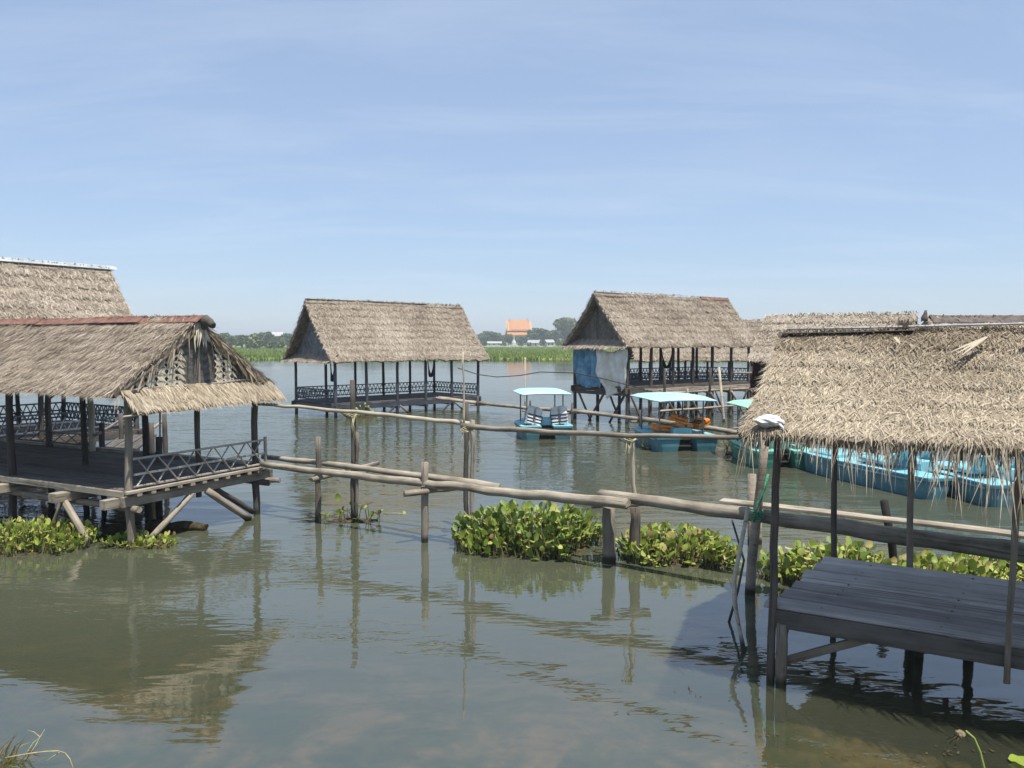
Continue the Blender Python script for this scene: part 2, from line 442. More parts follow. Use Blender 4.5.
# ------------------------------------------------------------------ the setting: water, lakebed, far bank
def water_material():
    m, N, Lk, b = mat_new('lake_water')
    out = N['Material Output']; N.remove(b)
    geo = N.new('ShaderNodeNewGeometry')
    def mapv(sc, rot=0):
        mp_ = N.new('ShaderNodeMapping'); mp_.inputs['Scale'].default_value = sc; mp_.inputs['Rotation'].default_value = (0, 0, R(rot))
        Lk.new(geo.outputs['Position'], mp_.inputs['Vector']); return mp_.outputs[0]
    n1 = noise(N, Lk, mapv((.8, 2.2, 1), 6), 1.2, 2, .45, .25)      # wind ripples, crests across the view
    n2 = noise(N, Lk, mapv((1.5, 4.4, 1), -9), 2.3, 2, .5, .3)
    n3 = noise(N, Lk, mapv((.06, .11, 1), 15), 1.0, 3, .6)           # calm and ruffled patches
    mr = N.new('ShaderNodeMapRange'); mr.inputs['From Min'].default_value = .38; mr.inputs['From Max'].default_value = .62
    mr.inputs['To Min'].default_value = .35; mr.inputs['To Max'].default_value = 1.0
    Lk.new(n3.outputs['Fac'], mr.inputs['Value'])
    # sheltered water near the shore is calmer
    sp = N.new('ShaderNodeSeparateXYZ'); Lk.new(geo.outputs['Position'], sp.inputs[0])
    sh = N.new('ShaderNodeMapRange'); sh.inputs['From Min'].default_value = 6; sh.inputs['From Max'].default_value = 24
    sh.inputs['To Min'].default_value = .16; sh.inputs['To Max'].default_value = 1.0
    Lk.new(sp.outputs['Y'], sh.inputs['Value'])
    n4 = noise(N, Lk, mapv((.4, 1.15, 1), 10), 1.0, 2, .5, .6)          # longer wavelets
    a4 = N.new('ShaderNodeMath'); a4.operation = 'MULTIPLY_ADD'; a4.inputs[1].default_value = 3.2
    Lk.new(n4.outputs['Fac'], a4.inputs[0]); Lk.new(n1.outputs['Fac'], a4.inputs[2])
    ad = N.new('ShaderNodeMath'); ad.operation = 'MULTIPLY_ADD'; ad.inputs[1].default_value = .45
    Lk.new(n2.outputs['Fac'], ad.inputs[0]); Lk.new(a4.outputs[0], ad.inputs[2])
    mu0 = N.new('ShaderNodeMath'); mu0.operation = 'MULTIPLY'; Lk.new(mr.outputs[0], mu0.inputs[0]); Lk.new(sh.outputs[0], mu0.inputs[1])
    fa = N.new('ShaderNodeMapRange'); fa.inputs['From Min'].default_value = 22; fa.inputs['From Max'].default_value = 60; fa.inputs['To Min'].default_value = 1.0; fa.inputs['To Max'].default_value = .12
    Lk.new(sp.outputs['Y'], fa.inputs['Value'])
    mu = N.new('ShaderNodeMath'); mu.operation = 'MULTIPLY'; Lk.new(mu0.outputs[0], mu.inputs[0]); Lk.new(fa.outputs[0], mu.inputs[1])
    bp = N.new('ShaderNodeBump'); bp.inputs['Distance'].default_value = .026
    Lk.new(mu.outputs[0], bp.inputs['Strength']); Lk.new(ad.outputs[0], bp.inputs['Height'])
    fr = N.new('ShaderNodeFresnel'); fr.inputs['IOR'].default_value = 3.1; Lk.new(bp.outputs[0], fr.inputs['Normal'])
    gl = N.new('ShaderNodeBsdfGlossy'); gl.inputs['Roughness'].default_value = .015; Lk.new(bp.outputs[0], gl.inputs['Normal'])
    tr = N.new('ShaderNodeBsdfTransparent'); tr.inputs[0].default_value = (.92, .91, .80, 1)
    df = N.new('ShaderNodeBsdfDiffuse')
    mk = ramp(N, [(.35, (.084, .093, .060)), (.65, (.098, .107, .070))]); Lk.new(n3.outputs['Fac'], mk.inputs[0]); Lk.new(mk.outputs[0], df.inputs[0])
    bd = N.new('ShaderNodeMixShader')                                   # the shallows are clearer than the silty open water
    cl = N.new('ShaderNodeMapRange'); cl.inputs['From Min'].default_value = 6.0; cl.inputs['From Max'].default_value = 10; cl.inputs['To Min'].default_value = .28; cl.inputs['To Max'].default_value = .8
    Lk.new(sp.outputs['Y'], cl.inputs['Value']); Lk.new(cl.outputs[0], bd.inputs[0])
    Lk.new(tr.outputs[0], bd.inputs[1]); Lk.new(df.outputs[0], bd.inputs[2])
    nb = N.new('ShaderNodeMath'); nb.operation = 'SUBTRACT'; nb.inputs[0].default_value = 1.0; Lk.new(geo.outputs['Backfacing'], nb.inputs[1])
    fb_ = N.new('ShaderNodeMath'); fb_.operation = 'MULTIPLY'; Lk.new(fr.outputs[0], fb_.inputs[0]); Lk.new(nb.outputs[0], fb_.inputs[1])   # no mirror from under the surface
    fin = N.new('ShaderNodeMixShader'); Lk.new(fb_.outputs[0], fin.inputs[0]); Lk.new(bd.outputs[0], fin.inputs[1]); Lk.new(gl.outputs[0], fin.inputs[2])
    Lk.new(fin.outputs[0], out.inputs[0])
    return m


def grid_xy(x0, x1, nx, y0, y1, ny, zf):
    xs = np.linspace(x0, x1, nx); ys = np.linspace(y0, y1, ny)
    X, Y = np.meshgrid(xs, ys); Z = zf(X, Y)
    V = np.stack([X, Y, Z], -1).reshape(-1, 3)
    i = np.arange((ny - 1) * (nx - 1)); r_, c_ = i // (nx - 1), i % (nx - 1)
    a = r_ * nx + c_
    return V, np.stack([a, a + 1, a + nx + 1, a + nx], -1)


water = mesh_obj('water', [(-900, -60, 0), (900, -60, 0), (900, 175, 0), (-900, 175, 0)], [(0, 1, 2, 3)], water_material())
tag(water, kind='structure')

g1, g2 = waves(3, 8, .9), waves(4, 8, 3.0)
V, Q = grid_xy(-40, 40, 161, -12, 60, 145, lambda X, Y: -0.32 - np.clip((Y - 7.5) / 9, 0, 1) * .9 + .05 * g1(X, Y) + .03 * g2(X, Y))
bed_m, N_, L_, b_ = mat_new('lakebed_mud')
v_ = mapped(N_, L_, (1, 1, 1), False)
na = noise(N_, L_, v_, 1.1, 6, .65, .5); nb = noise(N_, L_, v_, 4.5, 5, .6)
ra = ramp(N_, [(.40, (.045, .065, .016)), (.5, (.10, .092, .036)), (.60, (.185, .135, .065))]); L_.new(na.outputs['Fac'], ra.inputs[0])
rb = ramp(N_, [(.35, (.45, .5, .4)), (.65, (1.15, 1.1, 1.0))]); L_.new(nb.outputs['Fac'], rb.inputs[0])
mm_ = N_.new('ShaderNodeMixRGB'); mm_.blend_type = 'MULTIPLY'; mm_.inputs[0].default_value = .8
L_.new(ra.outputs[0], mm_.inputs[1]); L_.new(rb.outputs[0], mm_.inputs[2]); L_.new(mm_.outputs[0], b_.inputs['Base Color']); b_.inputs['Roughness'].default_value = .95
bed = link_mesh('lakebed', np_mesh('lakebed', V, Q, []), bed_m); tag(bed, kind='structure')
deep = mesh_obj('lakebed_deep', [(-900, -60, -1.6), (900, -60, -1.6), (900, 175, -1.6), (-900, 175, -1.6)], [(0, 1, 2, 3)], bed_m); tag(deep, kind='structure')

# far bank: one sheet to the horizon, with a wavy shore
gs = waves(11, 9, .09)
xs = np.concatenate([np.linspace(-1600, -260, 20), np.linspace(-240, 240, 120), np.linspace(260, 1600, 20)])
ds = np.array([0, 1.5, 6, 20, 60, 140, 300, 600, 900, 1500.])
rows = []
for d in ds:
    sy = 150 + 5 * gs(xs, xs * 0) + d
    z = np.full_like(xs, -.4 if d == 0 else (.12 if d < 3 else .3))
    rows.append(np.stack([xs, sy, z], -1))
V = np.concatenate(rows); nx = len(xs)
i = np.arange((len(ds) - 1) * (nx - 1)); r_, c_ = i // (nx - 1), i % (nx - 1); a = r_ * nx + c_
Q = np.stack([a, a + 1, a + nx + 1, a + nx], -1)
bank_m = plain_mat('marsh_grass_ground', (.11, .17, .03), (.23, .29, .065), .05, .95, .1, 0, 8, .38, .62, False)
bank = link_mesh('far_bank', np_mesh('far_bank', V, Q, []), bank_m); tag(bank, kind='structure')

# reeds and marsh grass on the bank
rs = np.random.RandomState(21)
M_reed = attr_mat('marsh_reed', [(0, (.07, .115, .025)), (.4, (.15, .215, .04)), (.8, (.24, .30, .07)), (1, (.31, .31, .13))], .8, .25)
def blades_field(n, xr, dr, hr, wr, seed):
    r = np.random.RandomState(seed)
    x = r.uniform(*xr, n); d = dr[0] + (dr[1] - dr[0]) * r.uniform(0, 1, n) ** 1.7
    y = 150 + 5 * gs(x, x * 0) + d
    gp = waves(seed + 1, 6, .12)(x, y)
    h = r.uniform(*hr, n) * (1 + .55 * gp); w = r.uniform(*wr, n)
    az = r.uniform(0, 6.28, n); lx, ly = r.normal(0, .25, n) * h, r.normal(0, .25, n) * h
    ca, sa = np.cos(az) * w / 2, np.sin(az) * w / 2
    z0 = np.where(d < 3, -.05, .25)
    V = np.stack([np.stack([x - ca, y - sa, z0], -1), np.stack([x + ca, y + sa, z0], -1),
                  np.stack([x + ca * .8 + lx * .6, y + sa * .8 + ly * .6, z0 + h * .65], -1), np.stack([x - ca * .8 + lx * .6, y - sa * .8 + ly * .6, z0 + h * .65], -1),
                  np.stack([x + lx, y + ly, z0 + h], -1)], 1).reshape(-1, 3)
    b = np.arange(n) * 5
    Q = np.stack([b, b + 1, b + 2, b + 3], -1); T = np.stack([b + 3, b + 2, b + 4], -1)
    rv = np.clip(.5 + .35 * gp + r.normal(0, .2, n), 0, 1)
    return V, Q, T, np.repeat(rv, 5)
V, Q, T, A = blades_field(70000, (-140, 140), (0, 260), (.25, .8), (.12, .34), 31)
tag(link_mesh('marsh_reeds', np_mesh('marsh_reeds', V, Q, T, A), M_reed), 'bright green marsh grass and reeds along the far shore', 'reeds', kind='stuff')


# ------------------------------------------------------------------ trees and buildings on the far bank
M_bark = wood_mat('tree_bark', (.06, .05, .04), (.16, .135, .11))
M_tree_dark = attr_mat('dark_tree_leaf', [(0, (.038, .065, .02)), (.5, (.09, .135, .042)), (1, (.17, .215, .07))], .8, .2)
M_tree_pale = attr_mat('pale_tree_leaf', [(0, (.07, .10, .035)), (.5, (.14, .18, .06)), (1, (.23, .26, .10))], .8, .2)


def crown_mesh(seed, rx, rz, n, leaf):
    r = np.random.RandomState(seed)
    nl = r.randint(9, 14)
    C = np.stack([r.normal(0, rx * .45, nl), r.normal(0, rx * .45, nl), r.uniform(-.55, .6, nl) * rz], -1)
    C[:, :2] *= (1 - .45 * np.clip(C[:, 2:3] / rz, 0, 1))
    S = r.uniform(.32, .55, nl) * rx
    k = r.randint(0, nl, n)
    d = r.normal(0, 1, (n, 3)); d /= np.linalg.norm(d, axis=1)[:, None]
    P = C[k] + d * (S[k] * r.uniform(.55, 1.05, n) ** .6)[:, None] * np.array([1, 1, .8])
    a = r.normal(0, 1, (n, 3)); a /= np.linalg.norm(a, axis=1)[:, None]
    b = np.cross(a, d + r.normal(0, .5, (n, 3))); b /= np.linalg.norm(b, axis=1)[:, None] + 1e-6
    s = (leaf * r.uniform(.5, 1.2, n))[:, None]
    V = np.stack([P - a * s - b * s * .6, P + a * s * .2 - b * s, P + a * s + b * s * .5, P - a * s * .3 + b * s], 1).reshape(-1, 3)
    i = np.arange(n) * 4
    rv = np.clip(.45 + r.normal(0, .2, n) + .15 * r.normal(0, 1, nl)[k], 0, 1)
    return np_mesh('crown', V, np.stack([i, i + 1, i + 2, i + 3], -1), [], np.repeat(rv, 4))


def trunk_mesh(h, r, seed):
    rng = random.Random(seed)
    mb = MB()
    V, F = rod_geo(h * .75, r, r * .45, 7, 5, r * .3, rng=rng); Mx, _ = frame((0, 0, -.4), (rng.uniform(-.05, .05) * h, 0, h * .75)); mb.add(V, F, Mx)
    for q in range(4):
        a = q * 1.6 + rng.uniform(0, 1); z0 = h * rng.uniform(.3, .55)
        M_, L_ = frame((0, 0, z0), (math.cos(a) * h * .25, math.sin(a) * h * .25, z0 + h * .28))
        V, F = rod_geo(L_, r * .4, r * .12, 5, 3, r * .15, rng=rng); mb.add(V, F, M_)
    me = bpy.data.meshes.new('trunk'); me.from_pydata([tuple(v) for v in mb.V], [], mb.F); me.materials.append(M_bark)
    return me


TREES = []
for k, (rx, rz, n, pale) in enumerate([(4.2, 3.6, 900, 0), (5.0, 4.2, 1100, 0), (3.2, 4.0, 800, 0), (5.4, 4.4, 1300, 1), (3.0, 2.0, 600, 1)]):
    cm = crown_mesh(50 + k, rx, rz, n, .62); cm.materials.append(M_tree_pale if pale else M_tree_dark)
    h = rz * 1.45
    TREES.append((cm, trunk_mesh(h + rz * .6, .28, 60 + k), h))


def tree(name, label, kind, x, y, s, rot, group=None, sz=1.0):
    cm, tm, h = TREES[kind]
    t = thing(name, label, 'tree', (x, y, .3), rot, group)
    t.scale = (s, s, s * sz)
    c = link_mesh('crown', cm, None, t); c.location = (0, 0, h)
    link_mesh('trunk', tm, None, t)
    return t


def far(xp, Y):   # ground point on the bank seen at column xp
    return (xp - 512) / FPX * Y


rt = random.Random(5)
# dense row behind the marsh on the left, shrubs first
for xp in range(-60, 300, 8):
    Y = rt.uniform(400, 470)
    tree('marsh_tree', 'dark green tree in the row behind the marsh left of the temple', rt.choice([0, 1, 2]), far(xp + rt.uniform(-4, 4), Y), Y, rt.uniform(.72, 1.15), rt.uniform(0, 6), 'trees behind the left marsh', .85)
for xp in range(-60, 300, 9):
    Y = rt.uniform(300, 370)
    tree('marsh_shrub', 'low pale shrub in front of the tree row on the left bank', 4, far(xp + rt.uniform(-6, 6), Y), Y, rt.uniform(.8, 1.5), rt.uniform(0, 6), 'shrubs on the left bank', .8)
for xp in range(470, 640, 7):
    if 503 < xp < 517: continue
    Y = rt.uniform(590, 640)
    tree('temple_grove_tree', 'dark tree in the grove around the orange roofed temple', rt.choice([0, 1, 2]), far(xp + rt.uniform(-3, 3), Y), Y, rt.uniform(1.25, 1.75), rt.uniform(0, 6), 'trees around the temple', .85)
tree('rounded_tree', 'tall pale rounded tree right of the temple beside the tarpaulin hut', 3, far(563, 560), 560, 1.9, .4)
tree('temple_front_tree', 'dark tree standing in front of the temple wall at its right', 1, far(541, 540), 540, 1.25, 1.4)
tree('slim_tree', 'slim dark tree between the temple and the white roofs', 2, far(551, 530), 530, 1.2, 2.0)
for xp in (505, 511, 523, 529):
    Y = rt.uniform(555, 575)
    tree('temple_foreground_tree', 'dark tree hiding the foot of the orange roofed temple', rt.choice([0, 1]), far(xp, Y), Y, rt.uniform(.85, 1.1), rt.uniform(0, 6), 'trees before the temple', .8)
for xp in list(range(640, 1120, 26)):
    Y = rt.uniform(520, 640)
    tree('distant_tree', 'dark tree in the far row behind the huts on the right', rt.choice([0, 1, 2]), far(xp, Y), Y, rt.uniform(1.2, 1.6), rt.uniform(0, 6), 'trees behind the right huts')
for xp in list(range(300, 470, 12)):
    Y = rt.uniform(520, 640)
    tree('background_tree', 'dark tree in the far row behind the lattice railed hut', rt.choice([0, 1, 2]), far(xp, Y), Y, rt.uniform(1.2, 1.6), rt.uniform(0, 6), 'trees behind the lattice hut')

M_tile = plain_mat('orange_roof_tile', (.42, .18, .06), (.54, .26, .10), 1.2, .6, .3)
M_tile_red = plain_mat('red_tile_border', (.60, .36, .14), (.72, .46, .2), 1.2, .6, .3)
M_white = plain_mat('whitewashed_wall', (.45, .44, .41), (.62, .61, .58), .6, .8, .2)
M_shade = plain_mat('dark_window_opening', (.03, .03, .035), (.06, .06, .065), 2, .5, .4)


def gable_roof(name, L, hw, z0, z1, mat, parent, y=0, over=.2, thick=.3):
    V, F = [], []
    for x in (-L / 2, L / 2):
        V += [(x, y - hw, z0), (x, y, z1), (x, y + hw, z0), (x, y + hw, z0 - thick), (x, y, z1 - thick), (x, y - hw, z0 - thick)]
    F = [(0, 1, 7, 6), (1, 2, 8, 7), (5, 11, 10, 4), (4, 10, 9, 3), (0, 6, 11, 5), (2, 3, 9, 8), (0, 5, 4, 1), (1, 4, 3, 2), (6, 7, 10, 11), (7, 8, 9, 10)]
    return mesh_obj(name, V, F, mat, parent)


tp = thing('temple', 'temple hall with stacked orange tiled roofs above the far trees', 'temple', (far(518.5, 600), 600, .3), R(6))
mesh_obj('wall', *(lambda m: (m.V, m.F))((lambda m: (m.bar((-7.5, 0, 4.5), (7.5, 0, 4.5), 11, 9, ch=.1), m)[1])(MB())), M_white, tp)
r1 = gable_roof('roof', 18.5, 8.5, 8.2, 13.0, M_tile, tp)
r2 = gable_roof('upper_roof', 17.0, 5.2, 11.4, 18.6, M_tile, tp)
r3 = gable_roof('top_roof', 13.0, 5.0, 12.2, 19.6, M_tile, tp)
for x in (-9.0, -8.2, 8.2, 9.0): bar('verge', (x, -5.5, 11.3), (x, 0, 18.9), .5, .5, M_tile_red, r2)
bar('ridge', (-8.6, 0, 18.9), (8.6, 0, 18.9), .5, .5, M_tile_red, r2)
bar('eave_band', (-9.2, -8.3, 8.3), (9.2, -8.3, 8.3), .4, .6, M_tile_red, r1)
for s in (-1, 1): rod('finial', (s * 6.5, 0, 19.5), (s * 7.3, 0, 21.3), .25, .05, M_tile, r3)
for q in range(5): bar('window', (-6 + q * 3, -5.55, 3.2), (-6 + q * 3, -5.55, 6.8), 1.1, .2, M_shade, tp, up=(0, 1, 0))

st = thing('stupa', 'small white pointed stupa in front of the temple grove', 'stupa', (far(514, 520), 520, .3))
prof = [(2.2, 0), (2.2, .8), (1.8, .8), (1.8, 1.6), (1.45, 1.6), (1.5, 2.2), (1.2, 3.2), (.7, 3.9), (.55, 4.2), (.35, 5.4), (.15, 7.0), (.02, 8.2)]
Vv, Ff = [], []
for (rr, zz) in prof:
    for k in range(12): Vv.append((rr * math.cos(k * math.pi / 6), rr * math.sin(k * math.pi / 6), zz))
for i_ in range(len(prof) - 1):
    for k in range(12): Ff.append((i_ * 12 + k, i_ * 12 + (k + 1) % 12, (i_ + 1) * 12 + (k + 1) % 12, (i_ + 1) * 12 + k))
mesh_obj('bell', Vv, Ff, M_white, st)
bar('base', (-2.8, 0, .4), (2.8, 0, .4), 5.6, .8, M_white, st)


def far_house(name, label, xp, Y, L, W, h, roofh, rot, roof_m):
    t = thing(name, label, 'building', (far(xp, Y), Y, .3), rot)
    bar('wall', (-L / 2, 0, h / 2), (L / 2, 0, h / 2), W, h, M_white, t, ch=.03)
    gable_roof('roof', L + .8, W / 2 + .5, h - .1, h + roofh, roof_m, t)
    for q in range(max(2, int(L / 3))):
        xx = -L / 2 + (q + .5) * L / max(2, int(L / 3))
        bar('window', (xx, -W / 2 - .02, h * .35), (xx, -W / 2 - .02, h * .8), .9, .1, M_shade, t, up=(0, 1, 0))
    return t


M_roof_grey = plain_mat('grey_sheet_roof', (.35, .35, .34), (.5, .5, .49), 1, .6, .3)
far_house('low_building', 'long low white building left of the stupa on the far bank', 494, 545, 10, 5, 2.4, 1.0, .05, M_roof_grey)
far_house('white_house', 'white house with pale roof right of the stupa', 534, 505, 7, 5, 2.6, 1.6, -.3, M_whitecap)
far_house('white_cottage', 'small white house at the foot of the pale rounded tree', 549, 500, 5, 4, 3.0, 1.5, .4, M_whitecap)
far_house('marsh_house', 'cream house half hidden in trees behind the left marsh', 275, 455, 9, 5, 6.6, 2.0, .1, M_roof_grey)
for xp, Y, sc in ((484, 500, .75), (503, 505, .6), (521, 495, .7), (528, 498, .55), (543, 490, .75), (558, 495, .9), (570, 505, .9), (578, 500, .8)):
    tree('bank_shrub', 'low shrub at the edge of the marsh below the temple', 4, far(xp, Y), Y, sc, rt.uniform(0, 6), 'shrubs below the temple')
wl_ = thing('boundary_wall', 'low white wall running along the far bank below the temple', 'wall', (far(513, 515), 515, .3))
for q in range(9): bar('wall_panel', (-22 + q * 4.8, 0, .5), (-22 + q * 4.8 + 4.7, 0, .5), .3, 1.1, M_white, wl_)


# ------------------------------------------------------------------ thatched roofs
def ribbons(P, D, S, Ln, Wd, lift, droop, rv, N):
    """tapered leaf strips: root P, direction D (unit), sideways S (unit), surface normal N; arrays"""
    n = len(P)
    Ln, Wd = Ln[:, None], Wd[:, None]
    mid = P + D * Ln * .55 + N * lift[:, None] * Ln * .55
    tip = P + D * Ln + N * lift[:, None] * Ln * .7
    mid[:, 2] -= droop * Ln[:, 0] * .25
    tip[:, 2] -= droop * Ln[:, 0]
    V = np.stack([P - S * Wd * .5, P + S * Wd * .5, mid + S * Wd * .45, mid - S * Wd * .45, tip], 1).reshape(-1, 3)
    b = np.arange(n) * 5
    return V, np.stack([b, b + 1, b + 2, b + 3], -1), np.stack([b + 3, b + 2, b + 4], -1), np.repeat(rv, 5)


def join_np(parts):
    Vs, Qs, Ts, As, o = [], [], [], [], 0
    for V, Q, T, A in parts:
        Vs.append(V); Qs.append(Q + o); Ts.append(T + o); As.append(A); o += len(V)
    return np.concatenate(Vs), np.concatenate(Qs), np.concatenate(Ts), np.concatenate(As)


def thatch_slope(parent, x0, x1, ytop, ztop, ybot, zbot, mat, seed, dens=900, blen=.32, bwid=.022, thick=.12, sag=.04, course=.28,
                 fringe=(200, .12, .3), verge=60, yaw=.28, wave=.035, zr=0.0, tone=0.0, verge_len=1.0, vmax=1.1, ridge_wear=0.0, camp=.03, course_shade=.08):
    """one slope of a thatched roof: a lumpy bed (part) carrying loose straw (sub-part)"""
    r = np.random.RandomState(seed)
    top, bot = np.array([0, ytop, ztop]), np.array([0, ybot, zbot])
    d = bot - top; Ls = np.linalg.norm(d); d = d / Ls
    sgn = 1 if ybot > ytop else -1
    nrm = np.array([0, -d[2] * sgn, abs(d[1])]); nrm /= np.linalg.norm(nrm)
    gA, gB = waves(seed + 1, 7, 1.2), waves(seed + 2, 8, 5)
    Lx = x1 - x0
    def h(x, t):
        return wave * gA(x, t * Ls) + wave * .5 * gB(x, t * Ls) - sag * np.sin(np.pi * np.clip(t, 0, 1)) + camp * (((t * Ls + .09 * gA(x * 2.3, x) + .05 * gB(x, x)) / course) % 1.0)
    def surf(x, t):
        tt = t[:, None]
        P = top + d * Ls * tt + nrm * (h(x, t))[:, None]
        P[:, 0] = x
        P[:, 2] += zr * (x - x0) / Lx * (1 - t)
        return P
    # bed
    nx, nt = max(8, int(Lx / .22)), max(6, int(Ls / .14))
    gx, gt = np.meshgrid(np.linspace(x0, x1, nx), np.linspace(0, 1, nt))
    eg = 1 + .012 * r.normal(0, 1, nx) + .02 * waves(seed + 5, 5, 2)(np.linspace(x0, x1, nx), 0)
    gt = gt * eg[None, :]
    gx = gx + (np.abs((gx - (x0 + x1) / 2)) > Lx / 2 - 1e-6) * r.normal(0, .02, gx.shape)
    up = surf(gx.ravel(), gt.ravel()); dn = up - nrm * thick * np.where(gt.ravel() > .98, .6, 1)[:, None]
    V = np.concatenate([up, dn]); m = nx * nt
    F = []
    for j in range(nt - 1):
        for i in range(nx - 1):
            a = j * nx + i
            q1 = (a, a + 1, a + nx + 1, a + nx); q2 = (a + m, a + nx + m, a + nx + 1 + m, a + 1 + m)
            F += [q1, q2]
    for i in range(nx - 1):
        F += [(i, i + m, i + 1 + m, i + 1)]
        e = (nt - 1) * nx + i; F += [(e, e + 1, e + 1 + m, e + m)]
    for j in range(nt - 1):
        a = j * nx; F += [(a, a + nx, a + nx + m, a + m)]
        a = j * nx + nx - 1; F += [(a, a + m, a + nx + m, a + nx)]
    bed_o = mesh_obj('roof_slope', V, F, M_thatch_base, parent, smooth=False)
    # loose straw over the slope
    n = int(dens * Lx * Ls)
    x = r.uniform(x0, x1, n)
    t = r.uniform(-.02, .97, n)
    t = t - .35 * ((t * Ls) % course) / Ls * r.uniform(0, 1, n)          # thicker at the course ends
    P = surf(x, t) + nrm * r.uniform(-.005, .03, n)[:, None]
    tone_t = tone - ridge_wear * np.exp(-(t / .13) ** 2)
    an = r.normal(0, yaw, n) + .25 * gA(x * .7, t * 2)
    wild = r.uniform(0, 1, n) < .06
    an = np.where(wild, r.uniform(-1.3, 1.3, n), an)
    ex = np.array([1., 0, 0])
    D = d[None] * np.cos(an)[:, None] + ex[None] * np.sin(an)[:, None]
    S = ex[None] * np.cos(an)[:, None] - d[None] * np.sin(an)[:, None]
    tw = r.normal(0, .28, n)
    S = S * np.cos(tw)[:, None] + nrm[None] * np.sin(tw)[:, None]
    Ln = blen * r.uniform(.45, 1.25, n); Wd = bwid * r.uniform(.5, 1.4, n)
    gC = waves(seed + 3, 9, 3.2)
    rv = np.clip(.5 + tone_t + .22 * gC(x, t * Ls) + .26 * gA(x * 1.5, t * 3) - course_shade * (((t * Ls + .09 * gA(x * 2.3, x) + .05 * gB(x, x)) / course) % 1.0 < .25) + r.normal(0, .24, n), 0, 1)  # straw darker at each course start: shadow under the lap put into its colour
    lift = r.uniform(-.02, .12, n) + (r.uniform(0, 1, n) < .05) * .22
    parts = [ribbons(P, D, S, Ln, Wd, lift, np.zeros(n), rv, np.repeat(nrm[None], n, 0))]
    # eave fringe
    nf, f0, f1 = int(fringe[0] * Lx), fringe[1], fringe[2]
    x = r.uniform(x0, x1, nf); t = 1 - r.uniform(0, .10, nf)
    clump = np.clip(.6 + .6 * waves(seed + 4, 9, 4)(x, x * 0), .15, 1.4)
    P = surf(x, t) + nrm * np.where(r.uniform(0, 1, nf) < .7, r.uniform(.0, .03, nf), -r.uniform(0, thick * .8, nf))[:, None]
    Ln = (f0 + (f1 - f0) * r.uniform(0, 1, nf) ** 4.0) * clump
    an = r.normal(0, .2, nf)
    dd = d * .55 + np.array([0, 0, -.75]); dd /= np.linalg.norm(dd)
    D = dd[None] * np.cos(an)[:, None] + ex[None] * np.sin(an)[:, None]
    S = ex[None] * np.ones((nf, 1)); tw = r.normal(0, .6, nf)
    S = S * np.cos(tw)[:, None] + np.array([0, 1., 0])[None] * np.sin(tw)[:, None]
    parts.append(ribbons(P, D, S, Ln, bwid * r.uniform(.6, 2.0, nf), np.zeros(nf), r.uniform(.1, .5, nf), np.clip(.62 + tone + r.normal(0, .22, nf), 0, 1), np.repeat(nrm[None], nf, 0)))
    # ragged verges at both gable ends
    for side, xv in ((-1, x0), (1, x1)):
        nv = int(verge * Ls)
        if nv < 2: continue
        t = r.uniform(0, 1, nv); x = np.full(nv, xv) - side * r.uniform(0, .15, nv)
        P = surf(x, t) - nrm * r.uniform(-.02, thick, nv)[:, None]
        an = side * r.uniform(.0, vmax, nv)
        D = d[None] * np.cos(an)[:, None] + ex[None] * np.sin(an)[:, None]
        S = ex[None] * np.cos(an)[:, None] - d[None] * np.sin(an)[:, None]
        tw = r.normal(0, .6, nv); S = S * np.cos(tw)[:, None] + nrm[None] * np.sin(tw)[:, None]
        parts.append(ribbons(P, D, S, blen * verge_len * r.uniform(.5, 1.3, nv), bwid * r.uniform(.6, 1.5, nv), np.zeros(nv), r.uniform(0, .5, nv), np.clip(.5 + tone + r.normal(0, .22, nv), 0, 1), np.repeat(nrm[None], nv, 0)))
    V, Q, T, A = join_np(parts)
    link_mesh('thatch', np_mesh('thatch', V, Q, T, A), mat, bed_o, kind='stuff')
    return bed_o


def thatch_roof(parent, x0, x1, yf, yb, ym, ze, zr_, mat, seed, **k):
    thatch_slope(parent, x0, x1, ym, zr_, yf, ze, mat, seed, **k)
    k2 = dict(k); k2['dens'] = k.get('dens', 900) * .5
    thatch_slope(parent, x0, x1, ym, zr_, yb, ze, mat, seed + 40, **k2)
    # ridge roll of straw
    r = np.random.RandomState(seed + 9); dens = k.get('dens', 900); n = int((x1 - x0) * min(260, dens * .45))
    x = r.uniform(x0, x1, n); sg = np.where(r.uniform(0, 1, n) < .5, 1., -1.)
    P = np.stack([x, ym + 0 * x, zr_ + k.get('zr', 0) * (x - x0) / (x1 - x0) + r.uniform(.0, .03, n)], -1)
    D = np.stack([r.normal(0, .3, n), sg, -.55 + 0 * x], -1); D /= np.linalg.norm(D, axis=1)[:, None]
    S = np.stack([np.ones(n), 0 * x, 0 * x], -1)
    V, Q, T, A = ribbons(P, D, S, k.get('blen', .32) * r.uniform(.6, 1.1, n), k.get('bwid', .022) * r.uniform(.6, 1.5, n), np.zeros(n), r.uniform(0, .25, n), np.clip(.42 + k.get('tone', 0) + r.normal(0, .2, n), 0, 1), np.repeat([[0, 0, 1.]], n, 0))
    link_mesh('ridge_straw', np_mesh('ridge_straw', V, Q, T, A), mat, parent, kind='stuff')


